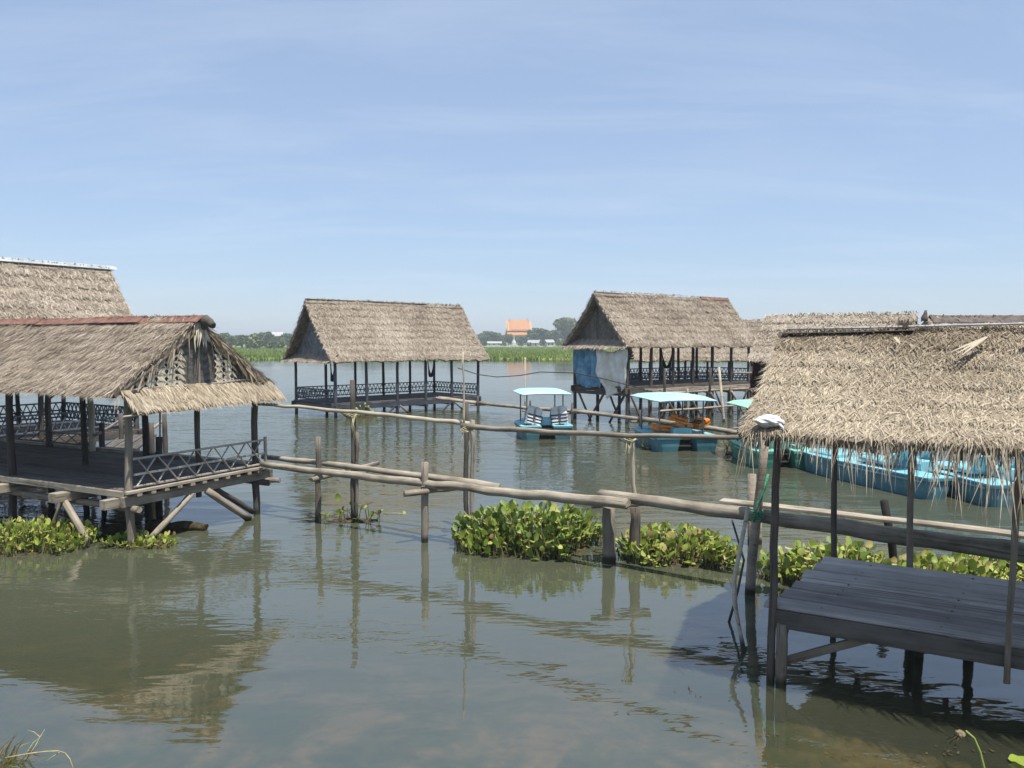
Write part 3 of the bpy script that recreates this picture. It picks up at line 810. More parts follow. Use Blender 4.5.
def pent_skirt(parent, x, y0, y1, zt, zb, out, mat, seed, dens=700, blen=.3, bwid=.025, sgn=1, thick=.07):
    """small thatched skirt across a gable end at x, projecting by out (sgn: towards +x or -x)"""
    r = np.random.RandomState(seed)
    top = np.array([x, 0, zt]); d = np.array([sgn * out, 0, zb - zt]); Ls = np.linalg.norm(d); d /= Ls
    nrm = np.array([-d[2] * sgn, 0, abs(d[0])]); nrm = nrm / np.linalg.norm(nrm) * np.array([1, 1, 1]); nrm[0] = abs(nrm[0]) * sgn
    ny, nt = 14, 5; g = waves(seed, 6, 2.5)
    V = []
    for k in (0, 1):
        for j in range(nt):
            for i in range(ny):
                y = y0 + (y1 - y0) * i / (ny - 1); t = j / (nt - 1)
                p = top + d * Ls * t + nrm * (.025 * g(y, t * 3) - k * thick); V.append((p[0], y, p[2]))
    m = ny * nt; F = []
    for j in range(nt - 1):
        for i in range(ny - 1):
            a = j * ny + i; F += [(a, a + 1, a + ny + 1, a + ny), (a + m, a + ny + m, a + ny + 1 + m, a + 1 + m)]
    for i in range(ny - 1):
        F += [(i, i + m, i + 1 + m, i + 1)]; e = (nt - 1) * ny + i; F += [(e, e + 1, e + 1 + m, e + m)]
    for j in range(nt - 1):
        a = j * ny; F += [(a, a + ny, a + ny + m, a + m)]; a += ny - 1; F += [(a, a + m, a + ny + m, a + ny)]
    b = mesh_obj('gable_skirt', V, F, M_thatch_base, parent)
    n = int(dens * (y1 - y0) * Ls)
    y = r.uniform(y0, y1, n); t = r.uniform(-.05, 1, n)
    P = top + d * Ls * t[:, None] + nrm * (.025 * g(y, t * 3) + r.uniform(0, .02, n))[:, None]; P[:, 1] = y
    an = r.normal(0, .25, n); ey = np.array([0, 1., 0])
    D = d[None] * np.cos(an)[:, None] + ey[None] * np.sin(an)[:, None]; S = ey[None] * np.cos(an)[:, None] - d[None] * np.sin(an)[:, None]
    V, Q, T, A = ribbons(P, D, S, blen * r.uniform(.5, 1.1, n) * np.where(t > .8, .6, 1), bwid * r.uniform(.5, 1.4, n), r.uniform(0, .15, n), r.uniform(0, .3, n), np.clip(.58 + r.normal(0, .2, n), 0, 1), np.repeat(nrm[None], n, 0))
    link_mesh('thatch', np_mesh('thatch', V, Q, T, A), mat, b, kind='stuff')
    return b


def lattice(mb, p0, p1, h, n, w=.03, mid=False, th=.02):
    p0, p1 = Vector(p0), Vector(p1); z = Vector((0, 0, h))
    side = (p1 - p0).normalized().cross(Vector((0, 0, 1)))
    for zz in ([.04, h * .5, h] if mid else [.04, h]): mb.bar(p0 + Vector((0, 0, zz)), p1 + Vector((0, 0, zz)), w * 1.2, w * 1.2)
    for i in range(n):
        a, b = p0.lerp(p1, i / n), p0.lerp(p1, (i + 1) / n)
        o = side * th * .6
        mb.bar(a + o, b + z + o, th, w, up=side); mb.bar(a + z - o, b - o, th, w, up=side)


def tri_panel(name, x, ya, yb, ym, z0, z1, mat, parent, th=.03, n=1):
    """triangular gable boarding, in n boards"""
    obs = []
    for i in range(n):
        y0, y1 = ya + (yb - ya) * i / n, ya + (yb - ya) * (i + 1) / n
        g = .004 if n > 1 else 0
        y0 += g; y1 -= g
        def zt(y):
            return z0 + (z1 - z0) * (1 - abs(y - ym) / (abs(yb - ya) / 2))
        pts = [(y0, z0 + .0), (y1, z0 + .0), (y1, max(z0 + .005, zt(y1)))]
        if y0 < ym < y1: pts.append((ym, z1))
        pts.append((y0, max(z0 + .005, zt(y0))))
        k = len(pts)
        dx_ = random.uniform(-.006, .006) if n > 1 else 0
        V = [(x + dx_, y, z) for y, z in pts] + [(x + th + dx_, y, z) for y, z in pts]
        F = [tuple(range(k)), tuple(range(2 * k - 1, k - 1, -1))] + [(a, a + k, (a + 1) % k + k, (a + 1) % k) for a in range(k)]
        obs.append(mesh_obj(name, V, F, mat, parent))
    return obs


def planks(parent, x0, x1, y0, y1, z, n, th, mat, along='x', jit=.03, gap=.012, zj=.004):
    """deck boards, each an object"""
    for i in range(n):
        if along == 'x':
            a = y0 + (y1 - y0) * (i + .5) / n; w = (y1 - y0) / n - gap
            bar('plank', (x0 + random.uniform(-jit, jit), a, z + random.uniform(-zj, zj)), (x1 + random.uniform(-jit, jit), a, z + random.uniform(-zj, zj)), w, th, mat, parent, ch=.006, seg=4, jit=.002)
        else:
            a = x0 + (x1 - x0) * (i + .5) / n; w = (x1 - x0) / n - gap
            bar('plank', (a, y0 + random.uniform(-jit, jit), z + random.uniform(-zj, zj)), (a, y1 + random.uniform(-jit, jit), z + random.uniform(-zj, zj)), w, th, mat, parent, ch=.006, seg=4, jit=.002)


# ------------------------------------------------------------------ near hut on the left (gable towards the right)
def hut_left():
    ang = R(-27.3); u = Vector((math.cos(ang), math.sin(ang), 0)); P0 = Vector((-6.15, 12.75, 0))
    # local x = 0 at the right gable, running to -x (left); y = 0 front, y = W back
    W, L, dz, ze, zr_ = 2.75, 8.4, .93, 2.48, 3.66
    t = thing('thatched_hut', 'near thatched hut at left with rusty ridge sheet and ragged open gable', 'hut', P0, ang)
    thatch_roof(t, -L - .3, .12, -.38, W + .38, W / 2, ze, zr_, M_thatch_grey, 100, dens=3600, blen=.24, bwid=.011, thick=.10, sag=.05, fringe=(160, .05, .18), verge=60, verge_len=.7, vmax=.35, zr=.03, tone=.02, yaw=.35)
    # rusty ridge sheets, one lapped over the next
    for q in range(6):
        xa = .24 - q * 1.5; xb = xa - 1.56
        V, F = [], []
        za, zb = zr_ + .085 + (.012 if q % 2 else 0), zr_ + .08 + (.014 if q % 2 else 0)
        for xx, zz in ((xa, za), (xb, zb)):
            for yy, dd in ((-.17, -.095), (-.09, -.04), (0, .02), (.09, -.04), (.17, -.095)):
                V.append((xx, W / 2 + yy, zz + dd)); 
        V += [(v[0], v[1], v[2] - .012) for v in V]
        for k in range(4): F += [(k, k + 1, k + 6, k + 5), (k + 10, k + 15, k + 16, k + 11)]
        F += [(0, 5, 15, 10), (4, 14, 19, 9), (0, 10, 11, 1), (1, 11, 12, 2), (2, 12, 13, 3), (3, 13, 14, 4), (5, 6, 16, 15), (6, 7, 17, 16), (7, 8, 18, 17), (8, 9, 19, 18)]
        mesh_obj('ridge_sheet', V, F, M_rust, t)
    rod('ridge_pole', (-L, W / 2, zr_ - .14), (.26, W / 2, zr_ - .10), .05, .05, M_post_dark, t)
    rod('ridge_end_tuft', (.24, W / 2, zr_ + .02), (.44, W / 2, zr_ - .08), .10, .06, M_post_dark, t, seg=4, wob=.02)
    # posts in three rows
    for k, (xx, rows_) in enumerate(((0, (0, 1, 2)), (-3.1, (0, 1, 2)), (-6.35, (0, 1, 2)))):
        for rw in rows_:
            y = (0, W * .5, W)[rw]
            top = 2.55 if rw != 1 else 2.75
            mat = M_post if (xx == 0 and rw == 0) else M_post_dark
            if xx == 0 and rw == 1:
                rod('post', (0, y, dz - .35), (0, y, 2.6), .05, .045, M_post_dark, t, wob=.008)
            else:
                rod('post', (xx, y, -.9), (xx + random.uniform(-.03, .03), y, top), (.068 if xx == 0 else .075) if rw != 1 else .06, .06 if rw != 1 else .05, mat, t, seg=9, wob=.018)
    rod('post', (-4.75, W - .05, dz - .3), (-4.78, W - .05, 2.5), .07, .06, M_bamboo, t, seg=8, wob=.012)
    rod('wall_plate', (-L, 0, 2.56), (.2, 0, 2.50), .05, .045, M_post_dark, t, seg=8)
    rod('wall_plate', (-L, W, 2.56), (.2, W, 2.50), .05, .045, M_post_dark, t, seg=8)
    for xx in (-.05, -3.1, -6.35): rod('tie_beam', (xx, -.2, 2.54), (xx, W + .15, 2.54), .05, .045, M_post_dark, t, seg=6)
    for xx in (-1.5, -3.1, -4.7, -6.3, -7.9):
        for s in (0, 1): rod('rafter', (xx, W / 2, zr_ - .2), (xx, -.3 if s == 0 else W + .3, ze - .09), .03, .03, M_post_dark, t, n=6, seg=3)
    # gable end: dark woven sheet, pale palm leaf patches, poles
    tri_panel('gable_panel', .04, -.16, W + .16, W / 2, 2.53, zr_ - .24, M_gable_dark, t, .02)
    r = np.random.RandomState(8)
    def leaf_patch(ya, yb, n, seed, zmax):
        rr = np.random.RandomState(seed); y = rr.uniform(ya, yb, n)
        zt = 2.53 + (zr_ - .24 - 2.53) * (1 - abs(y - W / 2) / (W / 2 + .16)); zt = np.minimum(zt, zmax)
        z = 2.53 + (zt - 2.53) * rr.uniform(.05, .98, n)
        z = np.round(z / .11) * .11
        zig = np.where(((y - ya) / .10).astype(int) % 2 == 0, 1., -1.) * .75
        P = np.stack([np.full(n, .075) + rr.uniform(0, .02, n), y, z], -1)
        D = np.stack([np.full(n, .05), np.sin(zig), -np.cos(zig)], -1); S = np.stack([0 * y, np.cos(zig), np.sin(zig)], -1)
        return ribbons(P, D, S, rr.uniform(.10, .17, n), rr.uniform(.02, .04, n), rr.uniform(0, .1, n), np.zeros(n), np.clip(.6 + rr.normal(0, .25, n), 0, 1), np.repeat([[1., 0, 0]], n, 0))
    V, Q, T, A = leaf_patch(-.12, W * .36, 1300, 9, 3.3); link_mesh('palm_leaf_panel', np_mesh('palm', V, Q, T, A), M_palm_pale, t, kind='stuff')
    V, Q, T, A = leaf_patch(W * .62, W * .77, 420, 10, 3.3); link_mesh('palm_leaf_panel', np_mesh('palm', V, Q, T, A), M_palm_pale, t, kind='stuff')
    rod('gable_post', (.06, W / 2, 2.45), (.07, W / 2, zr_ - .2), .025, .022, M_post, t)
    for s in (0, 1): rod('barge_pole', (.10, W / 2, zr_ - .16), (.12, -.2 if s == 0 else W + .2, ze + .02), .035, .03, M_post, t, seg=6, wob=.015)
    rod('gable_rail', (.09, -.25, 2.52), (.09, W + .1, 2.60), .028, .024, M_post, t, seg=6)
    # hanging ragged leaves along both rakes
    for s, nl, sd in ((0, 45, 3), (1, 330, 4)):
        rr = np.random.RandomState(sd); k = rr.uniform(0, 1, nl) ** .8
        yy = W / 2 + (k * (W / 2 + .3)) * (-1 if s == 0 else 1); zz = zr_ - .03 - (zr_ - ze) * k - rr.uniform(0, .08, nl)
        P = np.stack([.12 + rr.uniform(-.05, .04, nl), yy, zz], -1)
        D = np.stack([rr.normal(.1, .25, nl), (.55 + rr.normal(0, .3, nl)) * (-1 if s == 0 else 1), -rr.uniform(.5, 1, nl)], -1); D /= np.linalg.norm(D, axis=1)[:, None]
        S = np.stack([rr.normal(0, .6, nl), np.ones(nl) * .6, rr.normal(0, .3, nl)], -1); S /= np.linalg.norm(S, axis=1)[:, None]
        V, Q, T, A = ribbons(P, D, S, rr.uniform(.12, .38, nl), rr.uniform(.015, .045, nl), np.zeros(nl), rr.uniform(0, .3, nl), np.clip(.45 + rr.normal(0, .28, nl), 0, 1), np.repeat([[1., 0, 0]], nl, 0))
        link_mesh('rake_leaves', np_mesh('rake_leaves', V, Q, T, A), M_thatch, t, kind='stuff')
    rr = np.random.RandomState(17); nl = 26
    P = np.stack([.15 + rr.uniform(-.03, .05, nl), W / 2 + rr.normal(-.02, .05, nl), zr_ - .02 + 0 * rr.uniform(0, 1, nl)], -1)
    D = np.stack([rr.normal(.12, .1, nl), rr.normal(-.12, .25, nl), -np.ones(nl)], -1); D /= np.linalg.norm(D, axis=1)[:, None]
    S = np.stack([0 * P[:, 0], np.ones(nl), 0 * P[:, 0]], -1)
    V, Q, T, A = ribbons(P, D, S, rr.uniform(.2, .5, nl), rr.uniform(.02, .05, nl), np.zeros(nl), np.zeros(nl), np.clip(.75 + rr.normal(0, .2, nl), 0, 1), np.repeat([[1., 0, 0]], nl, 0))
    link_mesh('apex_leaves', np_mesh('apex_leaves', V, Q, T, A), M_palm_pale, t, kind='stuff')
    pent_skirt(t, .10, -.2, W + .3, 2.56, 2.24, .34, M_thatch, 55, 1500, .24, .022, 1)
    rod('skirt_pole', (.36, -.35, 2.15), (.40, W * .66, 2.20), .018, .015, M_bamboo, t, n=6)
    # deck
    planks(t, -L, .12, -.12, W + .1, dz - .025, 13, .04, M_deckdark, 'x', .02)
    bar('edge_board', (-L, -.15, dz - .06), (.05, -.15, dz - .05), .05, .10, M_beam, t, seg=5, jit=.006)
    bar('edge_board', (-L, W + .13, dz + .02), (.1, W + .13, dz + .02), .16, .06, M_log, t, seg=5, jit=.006)
    bar('edge_board', (.16, -.2, dz - .02), (.16, W + .2, dz - .02), .07, .05, M_beam, t, seg=5, jit=.004)
    bar('side_beam', (.08, -.2, dz - .17), (.08, W + .3, dz - .17), .09, .16, M_post, t, seg=4)
    for q in range(11): bar('joist', (-.25, .05 + q * .26, dz - .07), (.19, .05 + q * .26, dz - .07), .09, .05, M_beam, t)
    for xx in (-3.05, -1.35, -.08): 
        bar('cross_beam', (xx, -.42, dz - .19), (xx, W + .3, dz - .19), .20 if xx < -.1 else .14, .15, M_beam, t, seg=3, jit=.006)
    rod('bearer_log', (-L, -.02, dz - .32), (.25, -.02, dz - .30), .05, .06, M_post, t, seg=8)
    rod('bearer_log', (-L, W, dz - .32), (.3, W, dz - .30), .06, .06, M_post_dark, t, seg=8)
    # raking braces
    rod('brace', (-1.30, -.24, dz - .26), (-.40, -.26, -.25), .06, .065, M_log, t, seg=5)
    rod('brace', (-1.6, -.1, dz - .3), (-2.15, -.1, -.4), .035, .04, M_post, t, seg=5)
    rod('brace', (.10, 1.15, dz - .24), (-.1, -.05, -.35), .05, .055, M_log, t, seg=5)
    rod('brace', (.12, 1.45, dz - .24), (.25, 2.3, .02), .06, .065, M_post, t, seg=5)
    rod('brace', (.02, 1.7, dz - .24), (.05, 2.6, .08), .05, .05, M_post_dark, t, seg=5)
    rod('beam_stub', (-.1, W + .05, dz - .30), (.38, W + .22, dz - .28), .05, .05, M_post, t)
    # gable railing: rails and every slat
    rl = sub_empty('railing', t)
    x = .12; z0, z1 = dz + .04, dz + .50
    for zz in (z0 + .01, (z0 + z1) / 2 - .02, z1): bar('rail', (x, .0, zz), (x, W + .12, zz), .035, .035, M_lattice, rl, seg=3)
    n = 7
    for i in range(n):
        ya, yb = .05 + (W - .02) * i / n, .05 + (W - .02) * (i + 1) / n
        bar('slat', (x - .02, ya, z0), (x - .02, yb, z1), .014, .035, M_lattice, rl, up=(1, 0, 0)); bar('slat', (x + .02, ya, z1), (x + .02, yb, z0), .014, .035, M_lattice, rl, up=(1, 0, 0))
    bar('rail_post', (x, W + .12, dz - .1), (x, W + .12, z1 + .06), .05, .05, M_lattice, rl)
    # low railing along the back between two posts
    r2 = sub_empty('railing', t)
    for zz in (dz + .1, dz + .34): bar('rail', (-7.9, W, zz), (-4.9, W, zz), .035, .035, M_post, r2)
    for i in range(7):
        xa = -7.9 + i * 3 / 7; xb = xa + 3 / 7
        bar('slat', (xa, W - .02, dz + .1), (xb, W - .02, dz + .34), .014, .03, M_post, r2, up=(0, 1, 0)); bar('slat', (xa, W + .02, dz + .34), (xb, W + .02, dz + .1), .014, .03, M_post, r2, up=(0, 1, 0))
    return t


hut_left()


# ------------------------------------------------------------------ farther huts
def far_hut(name, label, P0, ang, L, W, dz, ze, zr_, ov, og, seed, frame_m, lat_m, gable='none', nposts=7, legs_braced=True, rails=(1, 1, 1, 1), dens=1300, tone=0.0, cap=None,
            mat=None, deck_m=None, skirt=True, blen=.2, bwid=.024, sag=.08, mid_row=False):
    """local x along the ridge from P0 (front left corner of the deck), y to the back"""
    t = thing(name, label, 'hut', P0, ang)
    thatch_roof(t, -og, L + og, -ov, W + ov, W / 2, ze, zr_, mat or M_thatch_grey, seed, dens=dens, blen=blen, bwid=bwid, thick=.13, sag=sag, course=.4, fringe=(90, .04, .16), verge=14, yaw=.5, wave=.05, tone=tone, vmax=.4, verge_len=.6)
    rod('ridge_pole', (-og + .1, W / 2, zr_ - .2), (L + og - .1, W / 2, zr_ - .2), .05, .05, M_post_dark, t)
    ys = (0, W) if not mid_row else (0, W / 2, W)
    for i in range(nposts):
        x = L * i / (nposts - 1)
        for y in ys:
            rod('post', (x + random.uniform(-.04, .04), y, -.9), (x + random.uniform(-.05, .05), y, ze + (.2 if y in (0, W) else .6)), .075, .065, frame_m, t, n=7, seg=6, wob=.012)
    for y in (0, W): rod('wall_plate', (-og * .8, y, ze + .17), (L + og * .8, y, ze + .17), .05, .05, M_post_dark, t, n=6)
    for x in (0, L / 2, L): rod('tie_beam', (x, -.2, ze + .12), (x, W + .2, ze + .12), .05, .05, M_post_dark, t, n=6)
    nr = max(4, int(L / 1.2))
    for i in range(nr + 1):
        x = L * i / nr
        for yb in (-ov * .8, W + ov * .8): rod('rafter', (x, W / 2, zr_ - .22), (x, yb, ze - .02), .035, .03, M_post_dark, t, n=5, seg=2)
    mb = MB(); nb = max(8, int(W / .2))
    for i in range(nb):
        y = (i + .5) * W / nb; mb.bar((-.12, y, dz - .03), (L + .12, y, dz - .03), W / nb - .015, .045)
    mb.build('deck_boards', deck_m or M_deckdark, t)
    for y in (-.03, W + .03): bar('edge_beam', (-.2, y, dz - .18), (L + .2, y, dz - .18), .08, .24, frame_m, t, seg=5)
    for x in (-.03, L + .03): bar('edge_beam', (x, -.2, dz - .16), (x, W + .2, dz - .16), .08, .15, frame_m, t, seg=3)
    for i in range(nposts): bar('joist', (L * i / (nposts - 1), -.15, dz - .32), (L * i / (nposts - 1), W + .15, dz - .32), .1, .14, frame_m, t)
    segs = [((0, 0), (L, 0)), ((0, W), (L, W)), ((0, 0), (0, W)), ((L, 0), (L, W))]
    for on, (a, b) in zip(rails, segs):
        if not on: continue
        mb = MB(); ln = math.dist(a, b)
        lattice(mb, (a[0], a[1], dz + .06), (b[0], b[1], dz + .06), .5, max(4, int(ln / .22)), .038, True)
        mb.build('railing', lat_m, t)
    if legs_braced:
        for i in range(nposts - 1):
            x0, x1 = L * i / (nposts - 1), L * (i + 1) / (nposts - 1)
            if i % 2 == 0:
                rod('brace', (x0 + .1, -.05, dz - .25), (x0 + min(1.0, (x1 - x0) * .8), -.05, -.3), .045, .045, M_post, t, n=6, seg=4)
            else:
                rod('brace', (x1 - .1, -.05, dz - .25), (x1 - min(1.0, (x1 - x0) * .8), -.05, -.3), .045, .045, frame_m, t, n=6, seg=4)
    if gable == 'grey':
        for x in (.05, L - .08): tri_panel('gable_panel', x, -.05, W + .05, W / 2, ze + .3, zr_ - .25, M_gable_grey, t, .03)
    elif gable == 'slats':
        for x in (.05, L - .08): tri_panel('gable_board', x, -.1, W + .1, W / 2, ze + .28, zr_ - .22, M_gable_wood, t, .03, 20)
    if gable != 'none' and skirt:
        pent_skirt(t, .02, -ov * .7, W + ov * .9, ze + .32, ze - .02, og + .05, mat or M_thatch_grey, seed + 77, 300, .32, .045, -1)
    return t


hutB = far_hut('lattice_hut', 'free standing thatched hut with dark lattice railing and grey gable sheet', (-7.66, 34.54, 0), R(43), 8.1, 3.5, .64, 2.46, 5.12, .42, .42, 200, M_blueframe, M_lattice_blue, 'grey', 6, tone=.04, rails=(0, 1, 1, 1))
# ridge laths and a small hole patch of darker straw
rod('ridge_lath', (-.4, 1.75, 5.20), (6.2, 1.70, 5.17), .03, .03, M_darkcap, hutB, n=6)

hutC = far_hut('tarpaulin_hut', 'tall stilted thatched hut with slatted gable and hanging tarpaulins', (4.65, 32.17, 0), R(39.7), 8.4, 3.0, 1.5, 3.1, 5.3, .42, .42, 300, M_post_dark, M_lattice_blue, 'slats', 7, tone=.02, rails=(0, 1, 0, 1))
V = []
for xx in (6.6, 8.8):
    for yy, zz in ((-.12, -.10), (0, .03), (.12, -.10)): V.append((xx, 1.5 + yy, 5.40 + zz))
V += [(a, b, c - .015) for a, b, c in V]
mesh_obj('ridge_sheet', V, [(0, 1, 4, 3), (1, 2, 5, 4), (6, 9, 10, 7), (7, 10, 11, 8), (0, 3, 9, 6), (2, 8, 11, 5), (0, 6, 7, 1), (1, 7, 8, 2), (3, 4, 10, 9), (4, 5, 11, 10)], M_rust, hutC)
rod('ridge_lath', (-.4, 1.5, 5.38), (6.4, 1.5, 5.34), .04, .04, M_whitecap, hutC, n=6)
for (xa, ya, xb, yb) in ((.0, 2.9, -.15, 1.7), (.0, 1.2, -.1, 2.3), (.05, .1, -.1, 1.1), (.05, 1.1, -.1, .1)):
    rod('leg_brace', (xa, ya, 1.3), (xb, yb, -.3), .05, .045, M_post_dark, hutC, n=6)

UA = Vector((math.cos(R(57)), math.sin(R(57)), 0))
hutA2 = far_hut('tall_roofed_hut', 'large thatched hut with pale ridge cap behind the near left hut', Vector((-12.5, 25, 0)) - UA * 8.5 + Vector((UA.y, -UA.x, 0)) * 2.0, R(57), 8.0, 4.0, .8, 2.6, 5.5, .5, .5, 400, M_post_dark, M_lattice_blue, 'none', 7, tone=.08, dens=1100)
for q in range(3):
    xa = -.5 + q * 3.05; V = []
    for xx in (xa, xa + 3.1):
        for yy, zz in ((-.10, -.08), (0, .02 + .006 * q), (.10, -.08)): V.append((xx, 2.0 + yy, 5.63 + zz))
    V += [(a, b, c - .012) for a, b, c in V]
    mesh_obj('ridge_sheet', V, [(0, 1, 4, 3), (1, 2, 5, 4), (6, 9, 10, 7), (7, 10, 11, 8), (0, 3, 9, 6), (2, 8, 11, 5), (0, 6, 7, 1), (1, 7, 8, 2), (3, 4, 10, 9), (4, 5, 11, 10)], M_whitecap, hutA2)

hutC2 = far_hut('rear_hut', 'low thatched hut mostly hidden behind the tarpaulin hut', (7.0, 43.6, 0), R(3), 7.4, 3.2, .9, 2.3, 4.5, .45, .4, 500, M_post_dark, M_lattice_blue, 'none', 7, tone=.08, dens=600, legs_braced=False)
hutD = far_hut('wide_hut', 'wide thatched hut behind the moored boats with maroon curtain at its end', (8.57, 27.48, 0), R(-34), 4.2, 3.2, 1.1, 2.62, 4.2, .45, .35, 600, M_post_dark, M_lattice_blue, 'none', 6, tone=.08, dens=1000, legs_braced=False, sag=.05)
hutE = far_hut('ridge_pole_hut', 'thatched hut with dark ridge sheet and tufted ridge ends at far right', (11.05, 19.75, 0), R(0), 2.3, 2.6, 1.1, 2.6, 3.90, .4, .2, 700, M_post_dark, M_lattice_blue, 'none', 4, tone=.0, dens=1000, legs_braced=False, sag=.04)
V = []
for xx in (-.1, 2.4):
    for yy, zz in ((-.22, -.14), (0, .05), (.22, -.14)): V.append((xx, 1.3 + yy, 3.95 + zz))
V += [(a, b, c - .02) for a, b, c in V]
mesh_obj('ridge_sheet', V, [(0, 1, 4, 3), (1, 2, 5, 4), (6, 9, 10, 7), (7, 10, 11, 8), (0, 3, 9, 6), (2, 8, 11, 5), (0, 6, 7, 1), (1, 7, 8, 2), (3, 4, 10, 9), (4, 5, 11, 10)], M_darkcap, hutE)
for xx in (-.2, 2.5): rod('ridge_tuft', (xx, 1.3, 3.85), (xx, 1.3, 4.13), .12, .03, M_darkcap, hutE, n=6, seg=3, wob=.03)


# tarpaulins on the tall hut
def cloth(name, label, parent_frame, y0, y1, z_top, z_bot_fn, x, mat, seed, cat='tarpaulin', sagt=.0, nseg=26):
    o = thing(name, label, cat, parent_frame.location, parent_frame.rotation_euler.z)
    g = waves(seed, 7, 3.5); g2_ = waves(seed + 1, 6, 9)
    nz = 22; V = []
    for side in (0, 1):
        for j in range(nz):
            for i in range(nseg):
                s, t_ = i / (nseg - 1), j / (nz - 1)
                y = y0 + (y1 - y0) * s
                zt = z_top - sagt * math.sin(math.pi * s)
                z = zt + (z_bot_fn(s) - zt) * t_
                xx = x + .14 * g(y * 1.4, z * .6) * (.25 + t_) + .09 * g2_(y * 1.2, z * .5) * (.4 + t_) + .045 * math.sin(y * 17 + 2 * math.sin(z * 1.7)) - side * .006
                V.append((float(xx), y, z))
    m = nz * nseg; F = []
    for j in range(nz - 1):
        for i in range(nseg - 1):
            a = j * nseg + i; F += [(a, a + 1, a + nseg + 1, a + nseg), (a + m, a + nseg + m, a + nseg + 1 + m, a + 1 + m)]
    for i in range(nseg - 1):
        F += [(i, i + m, i + 1 + m, i + 1)]; e = (nz - 1) * nseg + i; F += [(e, e + 1, e + 1 + m, e + m)]
    mesh_obj('sheet', V, F, mat, o, smooth=True)
    path_rod('hem_cord', [(x - .02, y0 + (y1 - y0) * k / 8, z_top - sagt * math.sin(math.pi * k / 8) + .01) for k in range(9)], .012, M_rope, o, 5)
    return o


cloth('blue_tarpaulin', 'blue tarpaulin hanging over the left end of the tall stilted hut', hutC, 2.95, 1.35, 3.12, lambda s: 1.46 - .10 * s + .05 * math.sin(9 * s), -.10, M_cloth_blue, 12)
cloth('white_tarpaulin', 'dirty white tarpaulin sagging to a point beside the blue one', hutC, 1.62, -.12, 3.2, lambda s: (2.3 - 3.2 * s) if s < .42 else (.96 + (s - .42) * .95 + .05 * math.sin(14 * s)), -.19, M_cloth_white, 14, sagt=.34)
cur = cloth('maroon_curtain', 'dark maroon curtain under the wide thatched roof behind the boats', hutD, 2.2, -.1, 2.72, lambda s: 1.2, -.25, M_cloth_maroon, 16, 'curtain')


def hammock(label, hut, a, b, sag, mat, w=.13):
    o = thing('hammock', label, 'hammock', hut.location, hut.rotation_euler.z, 'hammocks slung in the huts')
    a, b = Vector(a), Vector(b); n = 14; V, F = [], []
    side = (b - a).normalized().cross(Vector((0, 0, 1)))
    for i in range(n + 1):
        t_ = i / n; p = a.lerp(b, t_); p.z -= sag * 4 * t_ * (1 - t_)
        ww = w * math.sin(math.pi * min(1, max(0, (t_ - .12) / .76))) * .5 + .025
        for k, dd in ((-1, 0), (-.5, -.06), (0, -.09), (.5, -.06), (1, 0)): V.append(p + side * ww * k + Vector((0, 0, dd * ww * 4)))
    m_ = len(V); V += [v + Vector((0, 0, -.012)) for v in V]
    for i in range(n):
        for k in range(4):
            q = i * 5 + k; F += [(q, q + 1, q + 6, q + 5), (q + m_, q + 5 + m_, q + 6 + m_, q + 1 + m_)]
    mesh_obj('cloth', V, F, mat, o, smooth=True)
    for p, q in ((a, V[2]), (b, V[n * 5 + 2])): path_rod('cord', [p + Vector((0, 0, .1)), q], .012, M_wire, o, 5)
    return o


hammock('dark hammock slung near the left end of the lattice railed hut', hutB, (.15, .6, 2.35), (1.7, 2.9, 2.3), .8, M_vest_navy)
hammock('dark hammock slung near the right end of the lattice railed hut', hutB, (5.6, .3, 2.35), (7.2, 2.9, 2.3), .75, M_vest_navy)
hammock('dark hammock slung between posts inside the tarpaulin hut', hutC, (3.2, .3, 3.0), (5.2, 2.6, 3.0), .85, M_black)


